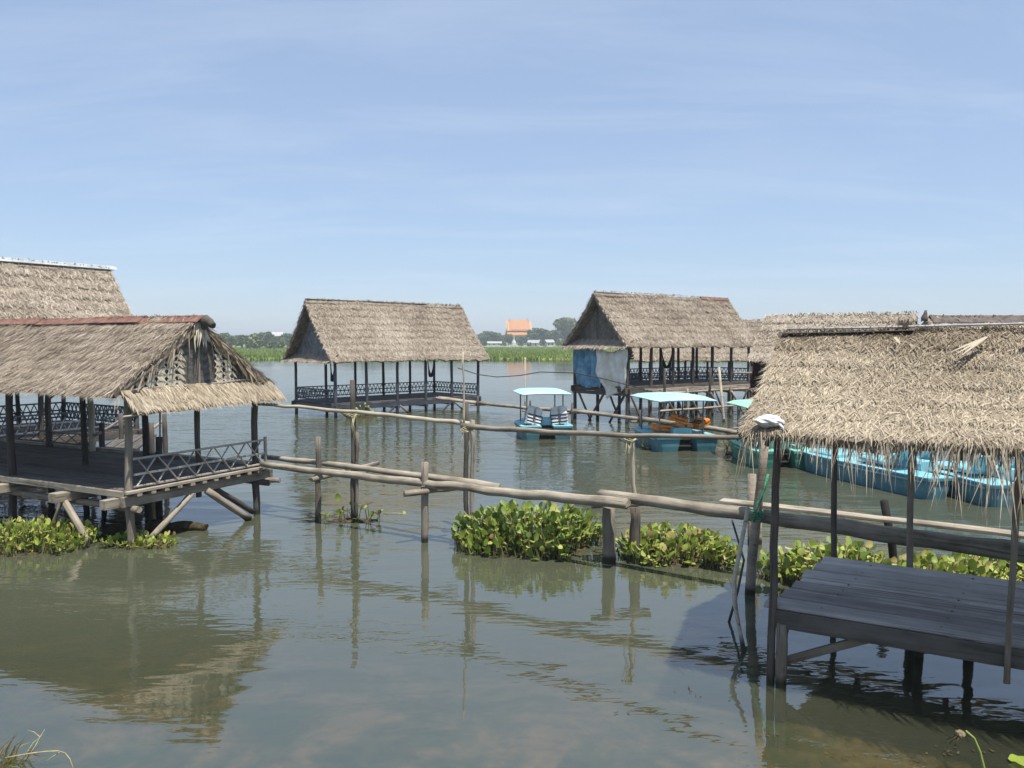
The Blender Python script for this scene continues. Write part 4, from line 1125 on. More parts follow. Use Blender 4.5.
# ------------------------------------------------------------------ near hut on the right
def hut_right():
    ang = R(-30); P0 = Vector((2.49, 7.56, 0)); W, L, dz, ze, zr_ = 2.3, 4.6, .78, 2.46, 3.36
    Wd, sk_ = 2.16, .13          # the platform is a little narrower than the roof and out of square
    t = thing('platform_hut', 'nearest thatched hut at right with grey plank platform over the water', 'hut', P0, ang)
    kw = dict(dens=8500, blen=.14, bwid=.0078, thick=.13, sag=.05, course=.31, fringe=(620, .05, .85), verge=420, yaw=.48, wave=.035, zr=.10, tone=.13, ridge_wear=.34, camp=.01, course_shade=.025, verge_len=.6, vmax=.8)
    thatch_roof(t, -.20, L + .4, -.44, W + .44, W / 2, ze, zr_, M_thatch, 800, **kw)
    # ridge cover: pale pole and a torn pale sheet strip under it
    rod('ridge_pole', (-.12, W / 2 - .03, zr_ + .075), (L + .3, W / 2 - .03, zr_ + .175), .011, .012, M_whitecap, t, n=7)
    bar('ridge_strip', (-.16, W / 2 - .05, zr_ + .03), (1.1, W / 2 - .05, zr_ + .055), .11, .012, M_darkcap, t)
    for q, xx in enumerate((1.02, 2.36)):
        rr = np.random.RandomState(30 + q); n = 40
        P = np.stack([xx + rr.normal(0, .02, n), W / 2 + rr.normal(0, .02, n), zr_ + .08 + 0 * rr.uniform(0, 1, n)], -1)
        D = rr.normal(0, .6, (n, 3)) + np.array([0, 0, 1.0]); D /= np.linalg.norm(D, axis=1)[:, None]
        S = np.cross(D, [0, 1., .2]); S /= np.linalg.norm(S, axis=1)[:, None]
        V, Q, T, A = ribbons(P, D, S, rr.uniform(.05, .12, n), rr.uniform(.01, .02, n), np.zeros(n), np.zeros(n), np.clip(.15 + rr.normal(0, .15, n), 0, 1), np.repeat([[0, 0, 1.]], n, 0))
        link_mesh('ridge_tuft', np_mesh('ridge_tuft', V, Q, T, A), M_thatch_grey, t, kind='stuff')
    # a dried palm frond and broken leaves lying on the slope
    d = Vector((0, -(W / 2 + .4), ze - zr_)).normalized(); nn = Vector((0, d.z, -d.y))
    for (xx, s0, ln, azs) in ((1.72, .30, .45, (.5, .62, .75)), (2.1, .22, .2, (.4, .6)), (2.55, .42, .3, (1.2, 1.35)), (.95, .30, .16, (-.4,))):
        rr = np.random.RandomState(int(xx * 100)); vs_ = []
        base = Vector((xx, W / 2, zr_ + .06)) + d * s0 + nn * .09
        P, D, S = [], [], []
        for a_ in azs:
            dd = d * math.cos(a_) - Vector((1, 0, 0)) * math.sin(a_)
            P.append(base); D.append(dd); S.append(dd.cross(nn))
        k = len(azs)
        V, Q, T, A = ribbons(np.array(P), np.array(D), np.array(S), np.full(k, ln), np.full(k, .026), np.full(k, .05), np.zeros(k), np.full(k, .3), np.repeat([list(nn)], k, 0))
        link_mesh('dried_frond', np_mesh('dried_frond', V, Q, T, A), M_palm_pale, t)
    # posts
    rod('post', (0, 0, -.4), (.03, 0, 2.5), .040, .036, M_post_dark, t, seg=10, wob=.008)
    rod('post', (.10, .0, -.4), (.10, .0, .62), .055, .05, M_post, t, seg=5, wob=.006)
    rod('post', (sk_ * Wd, Wd, -.9), (.2, W, 2.5), .036, .034, M_post_dark, t, seg=8, wob=.01)
    rod('post', (1.06, Wd + .08, -.9), (1.03, W, 2.5), .035, .035, M_post, t, seg=8, wob=.01)
    rod('post', (3.4, 0, -.4), (3.4, 0, 2.5), .05, .045, M_post_dark, t, seg=8)
    rod('post', (3.4, W, -.9), (3.4, W, 2.5), .05, .045, M_post_dark, t, seg=8)
    rod('hanging_pole', (1.93, -.07, .46), (1.96, -.09, 2.5), .024, .026, M_post, t, seg=8, wob=.006)
    for y in (0, W): rod('wall_plate', (-.15, y, 2.46), (L, y, 2.46), .04, .04, M_post_dark, t)
    for xx in (.0, 1.7, 3.4): rod('tie_beam', (xx, -.2, 2.42), (xx, W + .2, 2.42), .04, .04, M_post_dark, t)
    for xx in (0, .9, 1.8, 2.7, 3.6, 4.4):
        for yb in (-.3, W + .3): rod('rafter', (xx, W / 2, zr_ - .15), (xx, yb, ze - .1), .025, .025, M_post_dark, t, n=6, seg=2)
    for q in range(6):
        for s in (0, 1):
            k = .15 + q * .15; y = W / 2 + (k * (W / 2 + .44)) * (-1 if s == 0 else 1)
            rod('batten', (-.15, y, zr_ - .14 - k * (zr_ - ze)), (L, y, zr_ - .10 - k * (zr_ - ze)), .014, .014, M_bamboo, t, n=5, seg=2)
    # platform boards run with the front edge
    widths = [.34, .30, .12, .28, .16, .36, .30, .38]; tot = sum(widths); y = -.02
    for w_ in widths:
        w_ = w_ / tot * (Wd + .02)
        bar('plank', (-.05 + sk_ * y + random.uniform(-.03, .03), y + w_ / 2, dz - .02 + random.uniform(-.012, .008)), (3.5 + random.uniform(-.02, .02), y + w_ / 2, dz - .02 + random.uniform(-.012, .008)), w_ - random.choice((.035, .05, .065)), .04, M_deckgrey, t, ch=.012, seg=7, jit=.0025)
        y += w_
    for q, yy in enumerate((.14, .42, .66, .84, 1.05, 1.32, 1.6, 1.95)):
        for xx in (.42, 1.42, 2.42):
            rod('nail_head', (xx + sk_ * yy, yy, dz - .005), (xx + sk_ * yy, yy, dz + .004), .012, .010, M_rust, t, n=6, seg=1, wob=0)
    bar('front_fascia', (.03, -.0, dz - .122), (3.5, -.0, dz - .122), .04, .17, M_deckdark, t, seg=6, jit=.003)
    bar('side_fascia', (.0, .03, dz - .122), (sk_ * Wd - .0, Wd - .03, dz - .122), .04, .15, M_deckdark, t, seg=4, jit=.003)
    for xx in (.3, 1.2, 2.1, 3.0): bar('joist', (xx + .25, .02, dz - .11), (xx + .25, Wd, dz - .11), .06, .12, M_deckdark, t)
    bar('bearer', (.2, W * .5, dz - .24), (3.4, W * .5, dz - .24), .08, .12, M_deckdark, t)
    bar('brace', (.12, .10, .22), (.85, .10, dz - .2), .05, .075, M_post, t, seg=3)
    bar('brace', (.06, .12, .2), (.06, .62, dz - .2), .045, .07, M_post, t, seg=3)
    for xx, yy in ((1.2, 1.5), (1.65, 1.7), (1.1, 2.2)): rod('post', (xx, yy, -.6), (xx, yy, dz - .1), .05, .045, M_post_dark, t)
    return t


hutF = hut_right()

# white bag knotted over the corner of that roof
bagp = at_depth(770, 421, 7.22)
rb_ = random.Random(4); V, F = [], []
nu, nv_ = 18, 11
gb1, gb2 = waves(70, 9, 26), waves(71, 9, 45)
for j in range(nv_ + 1):
    for i_ in range(nu):
        th, ph = math.pi * j / nv_, 2 * math.pi * i_ / nu
        x, y, z = math.sin(th) * math.cos(ph), math.sin(th) * math.sin(ph), math.cos(th)
        rr = 1 + .5 * float(gb1(x * .1 + z * .07, y * .1)) + .35 * float(gb2(x * .1, y * .1 + z * .12))
        V.append((x * .115 * rr, y * .08 * rr, z * .05 * rr))
for j in range(nv_):
    for i_ in range(nu): F.append((j * nu + i_, j * nu + (i_ + 1) % nu, (j + 1) * nu + (i_ + 1) % nu, (j + 1) * nu + i_))
bg = thing('plastic_bag', 'crumpled white plastic bag caught on the corner of the right thatch', 'plastic bag', bagp)
mesh_obj('bag', V, F, M_bag, bg, smooth=False)
path_rod('torn_strip', [(.06, -.05, -.02), (.09, -.08, -.05), (.10, -.09, -.10)], .016, M_bag, bg, 5, .006)


# ------------------------------------------------------------------ footbridge of logs with a pole handrail
fb = thing('log_footbridge', 'narrow footbridge of bleached logs on posts crossing the water', 'footbridge', (0, 12.5, 0))
off = Vector((0, 12.5, 0))
def fr(name, p0, p1, r0, r1, mat, **k): return rod(name, Vector(p0) - off, Vector(p1) - off, r0, r1, mat, fb, **k)
fr('log', on_z(262, 464, 1.0), on_z(628, 504, 1.0), .058, .078, M_log, seg=22, n=12, wob=.016, bend=(0, -.03))
fr('log', on_z(262, 457, 1.0) + Vector((0, .05, 0)), on_z(500, 489, 1.02) + Vector((0, .1, 0)), .05, .06, M_log, seg=12, n=10, wob=.012, bend=(0, .03))
fr('log', on_z(600, 494, 1.06), on_z(1120, 566, .98), .074, .115, M_log, seg=18, n=12, wob=.012)
bar('plank', on_z(728, 505, 1.05) + Vector((0, .32, 0)) - off, on_z(1100, 549, 1.05) + Vector((0, .32, 0)) - off, .22, .04, M_log, fb, seg=10, jit=.008)
posts = [(318, 521, 437, .055, 0), (353.5, 520, 380, .05, -.02), (356, 521, 432, .03, .02), (425, 542, 462, .062, .0), (466, 530, 402, .045, 0), (471.5, 531, 420, .04, .02), (609, 562, 507, .10, 0), (637, 560, 507, .085, -.03)]
for (px_, yb, yt, r_, ln) in posts:
    b = on_z(px_, yb); top = at_depth(px_, yt, b.y)
    fr('post', b - Vector((0, 0, .9)), top + Vector((ln, 0, 0)), r_, r_ * .92, M_post_dark if px_ in (353.5, 466, 637) else M_post, seg=9, wob=.012)
fr('post', on_z(638, 560) + Vector((0, .15, 0)), at_depth(632, 438, 12.0), .04, .03, M_bamboo, seg=8, wob=.01)
for (a, b, r_) in (((311, 480), (378, 463), .045), ((404, 494), (456, 488), .05), ((592, 505), (650, 502), .06)):
    p, q = on_z(*a, .86), on_z(*b, .86); fr('cross_piece', p, q, r_, r_ * .9, M_post, seg=5)
# handrail poles
pA, pB, pC = at_depth(258, 404, 15.25), at_depth(468, 427, 13.35), at_depth(752, 437, 10.3)
fr('handrail', pA, at_depth(470, 424, 13.35), .03, .042, M_bamboo, seg=14, wob=.012, bend=(0, .02), knots=.05)
fr('handrail', at_depth(462, 426, 13.3), pC, .046, .032, M_log, seg=14, wob=.012, bend=(0, -.045))
fr('tall_stick', at_depth(464, 428, 13.3), at_depth(463, 352, 13.3), .018, .014, M_bamboo, seg=6)
for (x_, y_, n_, base_) in ((318, 474, 3, (318, 521)), (425, 486, 3, (425, 542)), (355, 470, 3, (354, 520))):
    Yb = on_z(*base_).y
    for k in range(n_):
        c = at_depth(x_, y_ + k * 1.6, Yb)
        path_rod('lashing', [c + Vector((math.cos(a_ * .7) * .07, math.sin(a_ * .7) * .07, .02 * math.sin(a_ * 2.1 + k))) - off for a_ in range(10)], .007, M_wire if k % 2 else M_rope, fb, 5)
for (x_, y_, Y_, n_) in ((467, 426, 13.28, 5), (352, 413, 14.6, 3), (630, 436, 11.9, 4)):
    for k in range(n_):
        c = at_depth(x_, y_ + k * 1.2, Y_); r_ = .075 + .01 * k
        pts = [c + Vector((math.cos(a_ * .7) * r_, math.sin(a_ * .7) * r_, .02 * math.sin(a_ * 2.1 + k))) - off for a_ in range(10)]
        path_rod('lashing', pts, .008, M_rope, fb, 5)
    for k in range(4):
        c = at_depth(x_, y_ + 3, Y_) + Vector((random.uniform(-.07, .07), -.07, 0))
        path_rod('rope_end', [c - off, c + Vector((random.uniform(-.05, .05), -.02, -.18)) - off, c + Vector((random.uniform(-.1, .1), -.02, -.28 - .12 * k)) - off], .008, M_rope, fb, 5, .004)

# crooked stakes and posts beside the right hut
def stake(name, label, pts, r0, r1, mat, cat='stake'):
    o = thing(name, label, cat, (pts[0][0], pts[0][1], 0))
    path_rod('shaft', [Vector(p) - Vector((pts[0][0], pts[0][1], 0)) for p in pts], r0, mat, o, 8, r1)
    return o


b0 = on_z(750, 594)
sk = stake('roped_stake', 'leaning weathered stake tied with green rope beside the right hut', [b0 - Vector((0, 0, .6)), b0, at_depth(752, 560, b0.y - .03), at_depth(757, 515, b0.y - .1), at_depth(762, 470, b0.y - .15), at_depth(766, 438, b0.y - .2)], .075, .05, M_post)
o_ = Vector((b0.x, b0.y, 0))
for k in range(4):
    c = at_depth(757, 519 - k * 2.2, b0.y - .12) - o_
    path_rod('green_rope', [c + Vector((math.cos(a_ * .7) * .078, math.sin(a_ * .7) * .078, .015 * a_ / 9 + .012 * math.sin(a_ + k))) for a_ in range(10)], .010, M_rope_green, sk, 6)
path_rod('green_rope', [at_depth(754, 522, b0.y - .22) - o_, at_depth(757, 505, b0.y - .22) - o_, at_depth(764, 490, b0.y - .2) - o_, at_depth(768, 474, b0.y - .2) - o_], .016, M_rope_green, sk, 6)
b1 = on_z(744, 652)
stake('bent_stick', 'pale bent stick standing in the water left of the right hut post', [b1 - Vector((0, 0, .3)), b1, at_depth(735, 605, b1.y + .3), at_depth(734, 580, b1.y + .5), at_depth(741, 545, b1.y + .8), at_depth(748, 508, b1.y + 1.1)], .03, .024, M_bamboo, 'stick')
b2 = on_z(729, 622)
stake('dark_stick', 'thin dark stick leaning behind the pale bent stick', [b2 - Vector((0, 0, .3)), b2, at_depth(738, 590, b2.y + .1), at_depth(744, 560, b2.y + .2), at_depth(732, 520, b2.y + .4)], .018, .012, M_post_dark, 'stick')
b3 = on_z(752, 545)
stake('stub_post', 'short grey stub post behind the footbridge near the right hut', [b3 - Vector((0, 0, .6)), b3, at_depth(752, 474, b3.y)], .075, .07, M_post, 'post')
stake('split_stub_post', 'thin split stub post standing next to the short grey stub', [b3 + Vector((.14, .05, -.6)), b3 + Vector((.14, .05, 0)), at_depth(760, 476, b3.y + .05)], .04, .035, M_log, 'post')
b4 = on_z(895, 575)
stake('black_stake', 'thick black leaning stake at the log behind the right platform', [b4 - Vector((0, 0, .6)), b4, at_depth(892, 545, b4.y - .03), at_depth(884, 501, b4.y - .1)], .06, .058, M_black)
b5 = on_z(160, 505)
stake('thin_pole', 'thin pale pole rising from the water beyond the left hut gable', [b5 - Vector((0, 0, .5)), b5, at_depth(160, 460, b5.y), at_depth(160, 405, b5.y)], .025, .018, M_bamboo, 'pole')
b6 = on_z(159, 507)
stake('water_post', 'dark post stump in the water beyond the left hut gable', [b6 - Vector((0, 0, .5)), b6, at_depth(159, 437, b6.y)], .075, .07, M_post_dark, 'post')
b7 = on_z(525, 404)
stake('marker_stick', 'thin pale stick standing in open water above the first pedal boat', [b7 - Vector((0, 0, .5)), b7, at_depth(525, 357, b7.y)], .03, .025, M_bamboo, 'stick')
b8 = on_z(724, 422)
stake('leaning_pole', 'tall pale pole leaning in front of the tarpaulin hut deck', [b8 - Vector((0, 0, .5)), b8, at_depth(719, 367, b8.y)], .06, .05, M_bamboo, 'pole')

# far walkway on the water from the lattice hut to the tarpaulin hut
fw = thing('pole_walkway', 'low far walkway of poles running from the lattice hut past the boats', 'footbridge', (2, 34, 0))
o2 = Vector((2, 34, 0))
wp = [at_depth(436, 398, 37.6), at_depth(478, 403, 37.4), at_depth(530, 408.5, 35), at_depth(572, 411, 32.5), at_depth(640, 419, 30), at_depth(700, 427, 28), at_depth(745, 434, 26.3)]
for i_ in range(len(wp) - 1):
    rod('pole', wp[i_] - o2, wp[i_ + 1] + (wp[i_ + 1] - wp[i_]) * .05 - o2, .075, .07, M_log, fw, seg=6)
    rod('pole', wp[i_] - o2 + Vector((.1, .22, .02)), wp[i_ + 1] - o2 + Vector((.1, .22, -.01)), .06, .055, M_log, fw, seg=6)
for i_, p in enumerate(wp[1:]):
    rod('post', Vector((p.x, p.y - .1, -.9)) - o2, Vector((p.x, p.y - .1, p.z + .35)) - o2, .05, .045, M_post_dark, fw, seg=4)
    rod('cross_piece', p - o2 + Vector((-.35, -.1, -.1)), p - o2 + Vector((.4, .25, -.1)), .04, .04, M_post, fw, seg=3)
# landing stage under the tarpaulin hut front
ls = thing('landing_stage', 'grey pole landing stage along the front of the tarpaulin hut', 'landing stage', hutC.location, R(39.7))
for q in range(4): rod('pole', (.6, -.35 - q * .2, 1.36 - .03 * q), (9.0, -.35 - q * .2, 1.30 - .04 * q), .055, .05, M_post, ls, seg=9, wob=.02)
for q in range(6):
    x = 1.0 + q * 1.5
    rod('post', (x, -1.05, -.9), (x + random.uniform(-.05, .05), -1.05, 1.4 if q % 2 else 2.2), .055, .05, M_post if q % 2 else M_post_dark, ls, seg=5)
    rod('brace', (x, -1.1, 1.15), (x + 1.0, -1.1, .05), .045, .04, M_log if q % 2 else M_post, ls, seg=4)
rod('lower_rail', (.6, -1.12, .55), (9.0, -1.12, .5), .045, .04, M_log, ls, seg=8)
rod('handrail', (5.6, -1.08, 1.95), (9.0, -1.08, 1.9), .04, .035, M_post, ls, seg=6)

# sagging cable between the two far huts
pts = [at_depth(458, 368, 38.2), at_depth(478, 374.5, 37.5), at_depth(497, 377, 37), at_depth(520, 375.5, 36), at_depth(540, 372, 35), at_depth(575, 373, 33.2), at_depth(600, 378, 31.8), at_depth(640, 388, 31)]
cb = thing('sagging_cable', 'thin dark cable sagging between the lattice hut and tarpaulin hut', 'cable', pts[0])
path_rod('cable', [p - pts[0] for p in pts], .022, M_wire, cb, 6)
# bridge planks from near left hut to the hut behind it
lk = thing('link_bridge', 'dark plank bridge linking the near left hut to the one behind', 'footbridge', (-8.6, 18.6, 0))
for q in range(3): bar('plank', (-.3 + q * .3, -1.6, .90), (-1.6 + q * .3, 2.6, .82), .26, .05, M_deckdark, lk, seg=3)
for yy in (-.8, 1.4):
    for s in (-.5, .6): rod('post', (s - .3 - yy * .3, yy, -.9), (s - .3 - yy * .3, yy, 1.5), .06, .055, M_post_dark, lk)
rod('rail', (-.35, -1.5, 1.3), (-1.75, 2.5, 1.25), .035, .035, M_post, lk); rod('rail', (.7, -1.5, 1.3), (-.6, 2.5, 1.25), .035, .035, M_post, lk)

# log floating under the near left hut
fl = thing('floating_log', 'dark waterlogged log floating under the near left hut', 'log', on_z(178, 530))
rod('trunk', (-.55, .1, .03), (.5, -.02, .05), .12, .07, M_debris, fl, seg=8, wob=.03)


# ------------------------------------------------------------------ pedal boats
def outline(w, l, nw, nd, flare=0.0, inset=0.0):
    """plan outline, stern at y = 0 with a slot of width nw and depth nd for the paddle wheel"""
    hw = w / 2 - inset; y0 = inset; nwh = nw / 2 + inset; c = .14
    pts = [(-nwh, y0), (-hw + c, y0), (-hw + .03, y0 + .04), (-hw, y0 + c), (-hw, l * .62), (-hw * .93, l * .80), (-hw * .74, l * .92 - inset), (-hw * .42, l * .985 - inset), (0, l - inset)]
    left = pts
    right = [(-x, y) for x, y in reversed(pts[:-1])]
    return left + right + [(nwh, nd + inset), (-nwh, nd + inset)]


def pedal_boat(label, loc, ang, w, l, hull_m, deck_m, canopy_m=None, group='pedal boats moored by the huts', seats=True, hh=.44, ch_=1.62, canopy_dx=0.0):
    t = thing('pedal_boat', label, 'boat', loc, ang, group)
    nw, nd = w * .27, l * .30
    rings = [(.14, -.12), (.06, .0), (.025, .16), (.0, hh - .06), (-.035, hh - .045), (-.035, hh)]
    V, F, k = [], [], 0
    for ins, z in rings:
        o = outline(w, l, nw, nd, inset=ins); k = len(o); V += [(x, y, z) for x, y in o]
    for j in range(len(rings) - 1):
        for i in range(k): F.append((j * k + (i + 1) % k, j * k + i, (j + 1) * k + i, (j + 1) * k + (i + 1) % k))
    F.append(tuple(range(k)))
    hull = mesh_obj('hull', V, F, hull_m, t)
    # moulded deck: rim, raised side, sunken well and foredeck
    V, F = [], []
    for ins, z in [(-.03, hh + .003), (-.03, hh + .03), (.05, hh + .045), (.12, hh + .02)]:
        V += [(x, y, z) for x, y in outline(w, l, nw, nd, inset=ins)]
    for j in range(3):
        for i in range(k): F.append((j * k + (i + 1) % k, j * k + i, (j + 1) * k + i, (j + 1) * k + (i + 1) % k))
    F.append(tuple(3 * k + i for i in range(k)))
    F.append(tuple(range(k - 1, -1, -1)))
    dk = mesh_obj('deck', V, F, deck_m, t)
    bar('rub_strip', (-w / 2 - .02, .15, hh - .07), (-w / 2 - .02, l * .62, hh - .07), .02, .035, deck_m, hull); bar('rub_strip', (w / 2 + .02, .15, hh - .07), (w / 2 + .02, l * .62, hh - .07), .02, .035, deck_m, hull)
    # wheel housing and foredeck box
    bar('wheel_housing', (0, nd * .55, hh + .12), (0, nd + .35, hh + .12), nw * 1.1, .22, deck_m, t, ch=.05)
    bar('foredeck', (0, l * .66, hh + .05), (0, l * .90, hh + .04), w * .62, .09, deck_m, t, ch=.03)
    bar('foot_well', (-w * .30, l * .50, hh + .032), (w * .30, l * .50, hh + .032), .3, .02, hull_m, t)
    # paddle wheel in its slot
    pw = sub_empty('paddle_wheel', t)
    rod('axle', (-nw / 2 - .05, nd * .5, .18), (nw / 2 + .05, nd * .5, .18), .03, .03, M_black, pw, seg=2, wob=0)
    for q in range(6):
        a_ = q * math.pi / 3 + .2
        bar('paddle', (0, nd * .5 + .05 * math.cos(a_), .18 + .05 * math.sin(a_)), (0, nd * .5 + .23 * math.cos(a_), .18 + .23 * math.sin(a_)), .02, nw * .8, M_black, pw, up=(1, 0, 0))
    bar('slot_lining', (0, nd + .01, hh * .5), (0, nd + .03, hh * .5), nw + .1, hh * .9, M_black, pw)
    if seats:
        for s in (-1, 1):
            st_ = sub_empty('seat', t)
            bar('cushion', (s * w * .25, l * .30, hh + .14), (s * w * .25, l * .48, hh + .16), w * .30, .10, deck_m, st_, ch=.03)
            bar('backrest', (s * w * .25, l * .30, hh + .12), (s * w * .25, l * .20, hh + .52), w * .28, .07, deck_m, st_, up=(0, 1, 0), ch=.03)
    if canopy_m:
        cw, cl, c0 = w * .52, l * .98, .02
        nx_, ny_ = 9, 13; V = []
        for j in range(ny_):
            for i in range(nx_):
                a_, b_ = -1 + 2 * i / (nx_ - 1), j / (ny_ - 1)
                e = max(abs(a_), abs(2 * b_ - 1)) ** 6
                cx = 1 - .10 * (abs(2 * b_ - 1) ** 4)
                V.append((a_ * cw * cx, c0 + cl * b_, ch_ + .025 * (1 - a_ * a_) + .02 * math.sin(math.pi * b_) - .09 * e))
        m_ = len(V); V += [(x * .98, c0 + (y - c0) * .98 + .01, z - .03) for x, y, z in V]; F = []
        for j in range(ny_ - 1):
            for i in range(nx_ - 1):
                a_ = j * nx_ + i; F += [(a_, a_ + 1, a_ + nx_ + 1, a_ + nx_), (a_ + m_, a_ + nx_ + m_, a_ + nx_ + 1 + m_, a_ + 1 + m_)]
        for i in range(nx_ - 1):
            F += [(i, i + m_, i + 1 + m_, i + 1)]; e_ = (ny_ - 1) * nx_ + i; F += [(e_, e_ + 1, e_ + 1 + m_, e_ + m_)]
        for j in range(ny_ - 1):
            a_ = j * nx_; F += [(a_, a_ + nx_, a_ + nx_ + m_, a_ + m_)]; a_ += nx_ - 1; F += [(a_, a_ + m_, a_ + nx_ + m_, a_ + nx_)]
        mesh_obj('canopy', V, F, canopy_m, t, smooth=False)
        for sx in (-1, 1):
            for yy in (l * .2, l * .78): rod('canopy_pole', (sx * w * .36, yy, hh), (sx * w * .36, yy, ch_ - .01), .022, .022, M_metal_pole, t, n=8, seg=2, wob=0)
    return t


def hang(a): return R(a)
bt1 = pedal_boat('small pale blue pedal boat with canopy and striped vests on its seats', Vector((1.2, 26.9, 0)), R(8), 1.75, 2.5, M_hull_blue, M_deck_blue, M_canopy_blue)
bt2 = pedal_boat('blue pedal boat with canopy carrying a heap of orange life vests', Vector((5.3, 23.9, 0)), R(9), 1.95, 3.0, M_hull_blue, M_deck_blue, M_canopy_blue, seats=False)
bt3 = pedal_boat('green pedal boat with pale green canopy beside the blue canopied boat', Vector((7.15, 20.7, 0)), R(2), 1.6, 2.9, M_hull_green, M_deck_green, M_canopy_green)
bt4 = pedal_boat('long blue pedal boat under the hanging fringe of the right thatch', Vector((9.42, 16.75, 0)), R(18), 1.6, 4.6, M_hull_blue, M_deck_blue)
bt5 = pedal_boat('blue pedal boat cut by the right edge of the picture', Vector((10.38, 15.85, 0)), R(6), 1.75, 3.0, M_hull_blue, M_deck_blue)


def life_vest(label, loc, ang, tilt, mat, stripe, cat='life vest', scale=1.0, flat=False):
    t = thing('life_vest', label, cat, loc, ang, 'life vests on the boats')
    t.rotation_euler = Euler((tilt, 0, ang)); t.scale = (scale,) * 3
    # two front pads and a back panel with neck gap, rounded
    for nm, x0, x1 in (('front_pad', -.24, -.03), ('front_pad', .03, .24)):
        bar(nm, ((x0 + x1) / 2, -.05, .0), ((x0 + x1) / 2, -.04, .50), x1 - x0, .09, mat, t, up=(0, 1, 0), ch=.03, seg=4, jit=.008)
    bar('back_panel', (0, .06, .0), (0, .06, .40), .44, .08, mat, t, up=(0, 1, 0), ch=.03, seg=4, jit=.008)
    bar('collar', (-.17, .05, .47), (.17, .05, .47), .12, .16, mat, t, ch=.04, seg=3, jit=.01)
    for z in (.06, .16, .26): bar('strap', (-.255, -.102, z), (.255, -.102, z), .012, .04, stripe, t)
    return t


def boat_pt(b, x, y, z):
    a = b.rotation_euler.z; return b.location + Vector((x * math.cos(a) - y * math.sin(a), x * math.sin(a) + y * math.cos(a), z))


life_vest('white life vest with navy stripes on the left seat of the small boat', boat_pt(bt1, -.47, .30, .50), R(22), R(-14), M_vest_white, M_vest_navy, scale=1.15).rotation_euler.y = R(16)
life_vest('white life vest with navy stripes on the right seat of the small boat', boat_pt(bt1, .50, .30, .50), R(-15), R(-12), M_vest_white, M_vest_navy, scale=1.15).rotation_euler.y = R(-8)
life_vest('bright orange life vest lying across the top of the heap', boat_pt(bt2, .25, .75, .84), R(70), R(-72), M_vest_orange, M_vest_navy, scale=1.0)
life_vest('orange life vest lying flat at the left of the heap', boat_pt(bt2, -.25, 1.0, .62), R(110), R(-84), M_vest_orange, M_vest_navy, scale=1.0)
life_vest('red striped orange life vest hanging over the right of the heap', boat_pt(bt2, .55, .95, .66), R(-60), R(-70), M_vest_orange, M_cloth_maroon, scale=1.0)
life_vest('orange life vest under the heap on the canopied blue boat', boat_pt(bt2, .18, .65, .66), R(20), R(-86), M_vest_orange, M_vest_white, scale=1.0)


# ------------------------------------------------------------------ floating water hyacinth
def leaf_mesh(seed, ln, wd, cup):
    r = random.Random(seed); V, F, A = [], [], []
    prof_ = [(.0, .10), (.14, .62), (.34, .98), (.58, 1.0), (.82, .84), (.95, .52), (1.0, .16)]
    rv = r.uniform(0, 1)
    for t_, w_ in prof_:
        bend = -cup * (t_ ** 2) * ln
        for k in (-1, 0, 1): V.append((k * w_ * wd / 2, bend - abs(k) * -.16 * w_ * wd, t_ * ln)); A.append(rv)
    for j in range(len(prof_) - 1):
        for k in (0, 1): a_ = j * 3 + k; F.append((a_, a_ + 1, a_ + 4, a_ + 3))
    me = bpy.data.meshes.new('leaf'); me.from_pydata(V, [], F)
    at = me.attributes.new('rnd', 'FLOAT', 'POINT'); at.data.foreach_set('value', A)
    me.polygons.foreach_set('use_smooth', [True] * len(me.polygons))
    return me


def leaf_set(mat, lnr, wf, seed, n=14):
    r = random.Random(seed); out = []
    for k in range(n):
        ln = r.uniform(*lnr); me = leaf_mesh(seed * 100 + k, ln, ln * r.uniform(*wf), r.uniform(.0, .5))
        rv = (k + .5) / n
        me.attributes['rnd'].data.foreach_set('value', [rv] * len(me.vertices)); me.materials.append(mat); out.append(me)
    return out


LEAF_A = leaf_set(M_leaf, (.065, .14), (.7, 1.05), 1)
LEAF_B = leaf_set(M_leaf_left, (.04, .10), (.35, .75), 2)


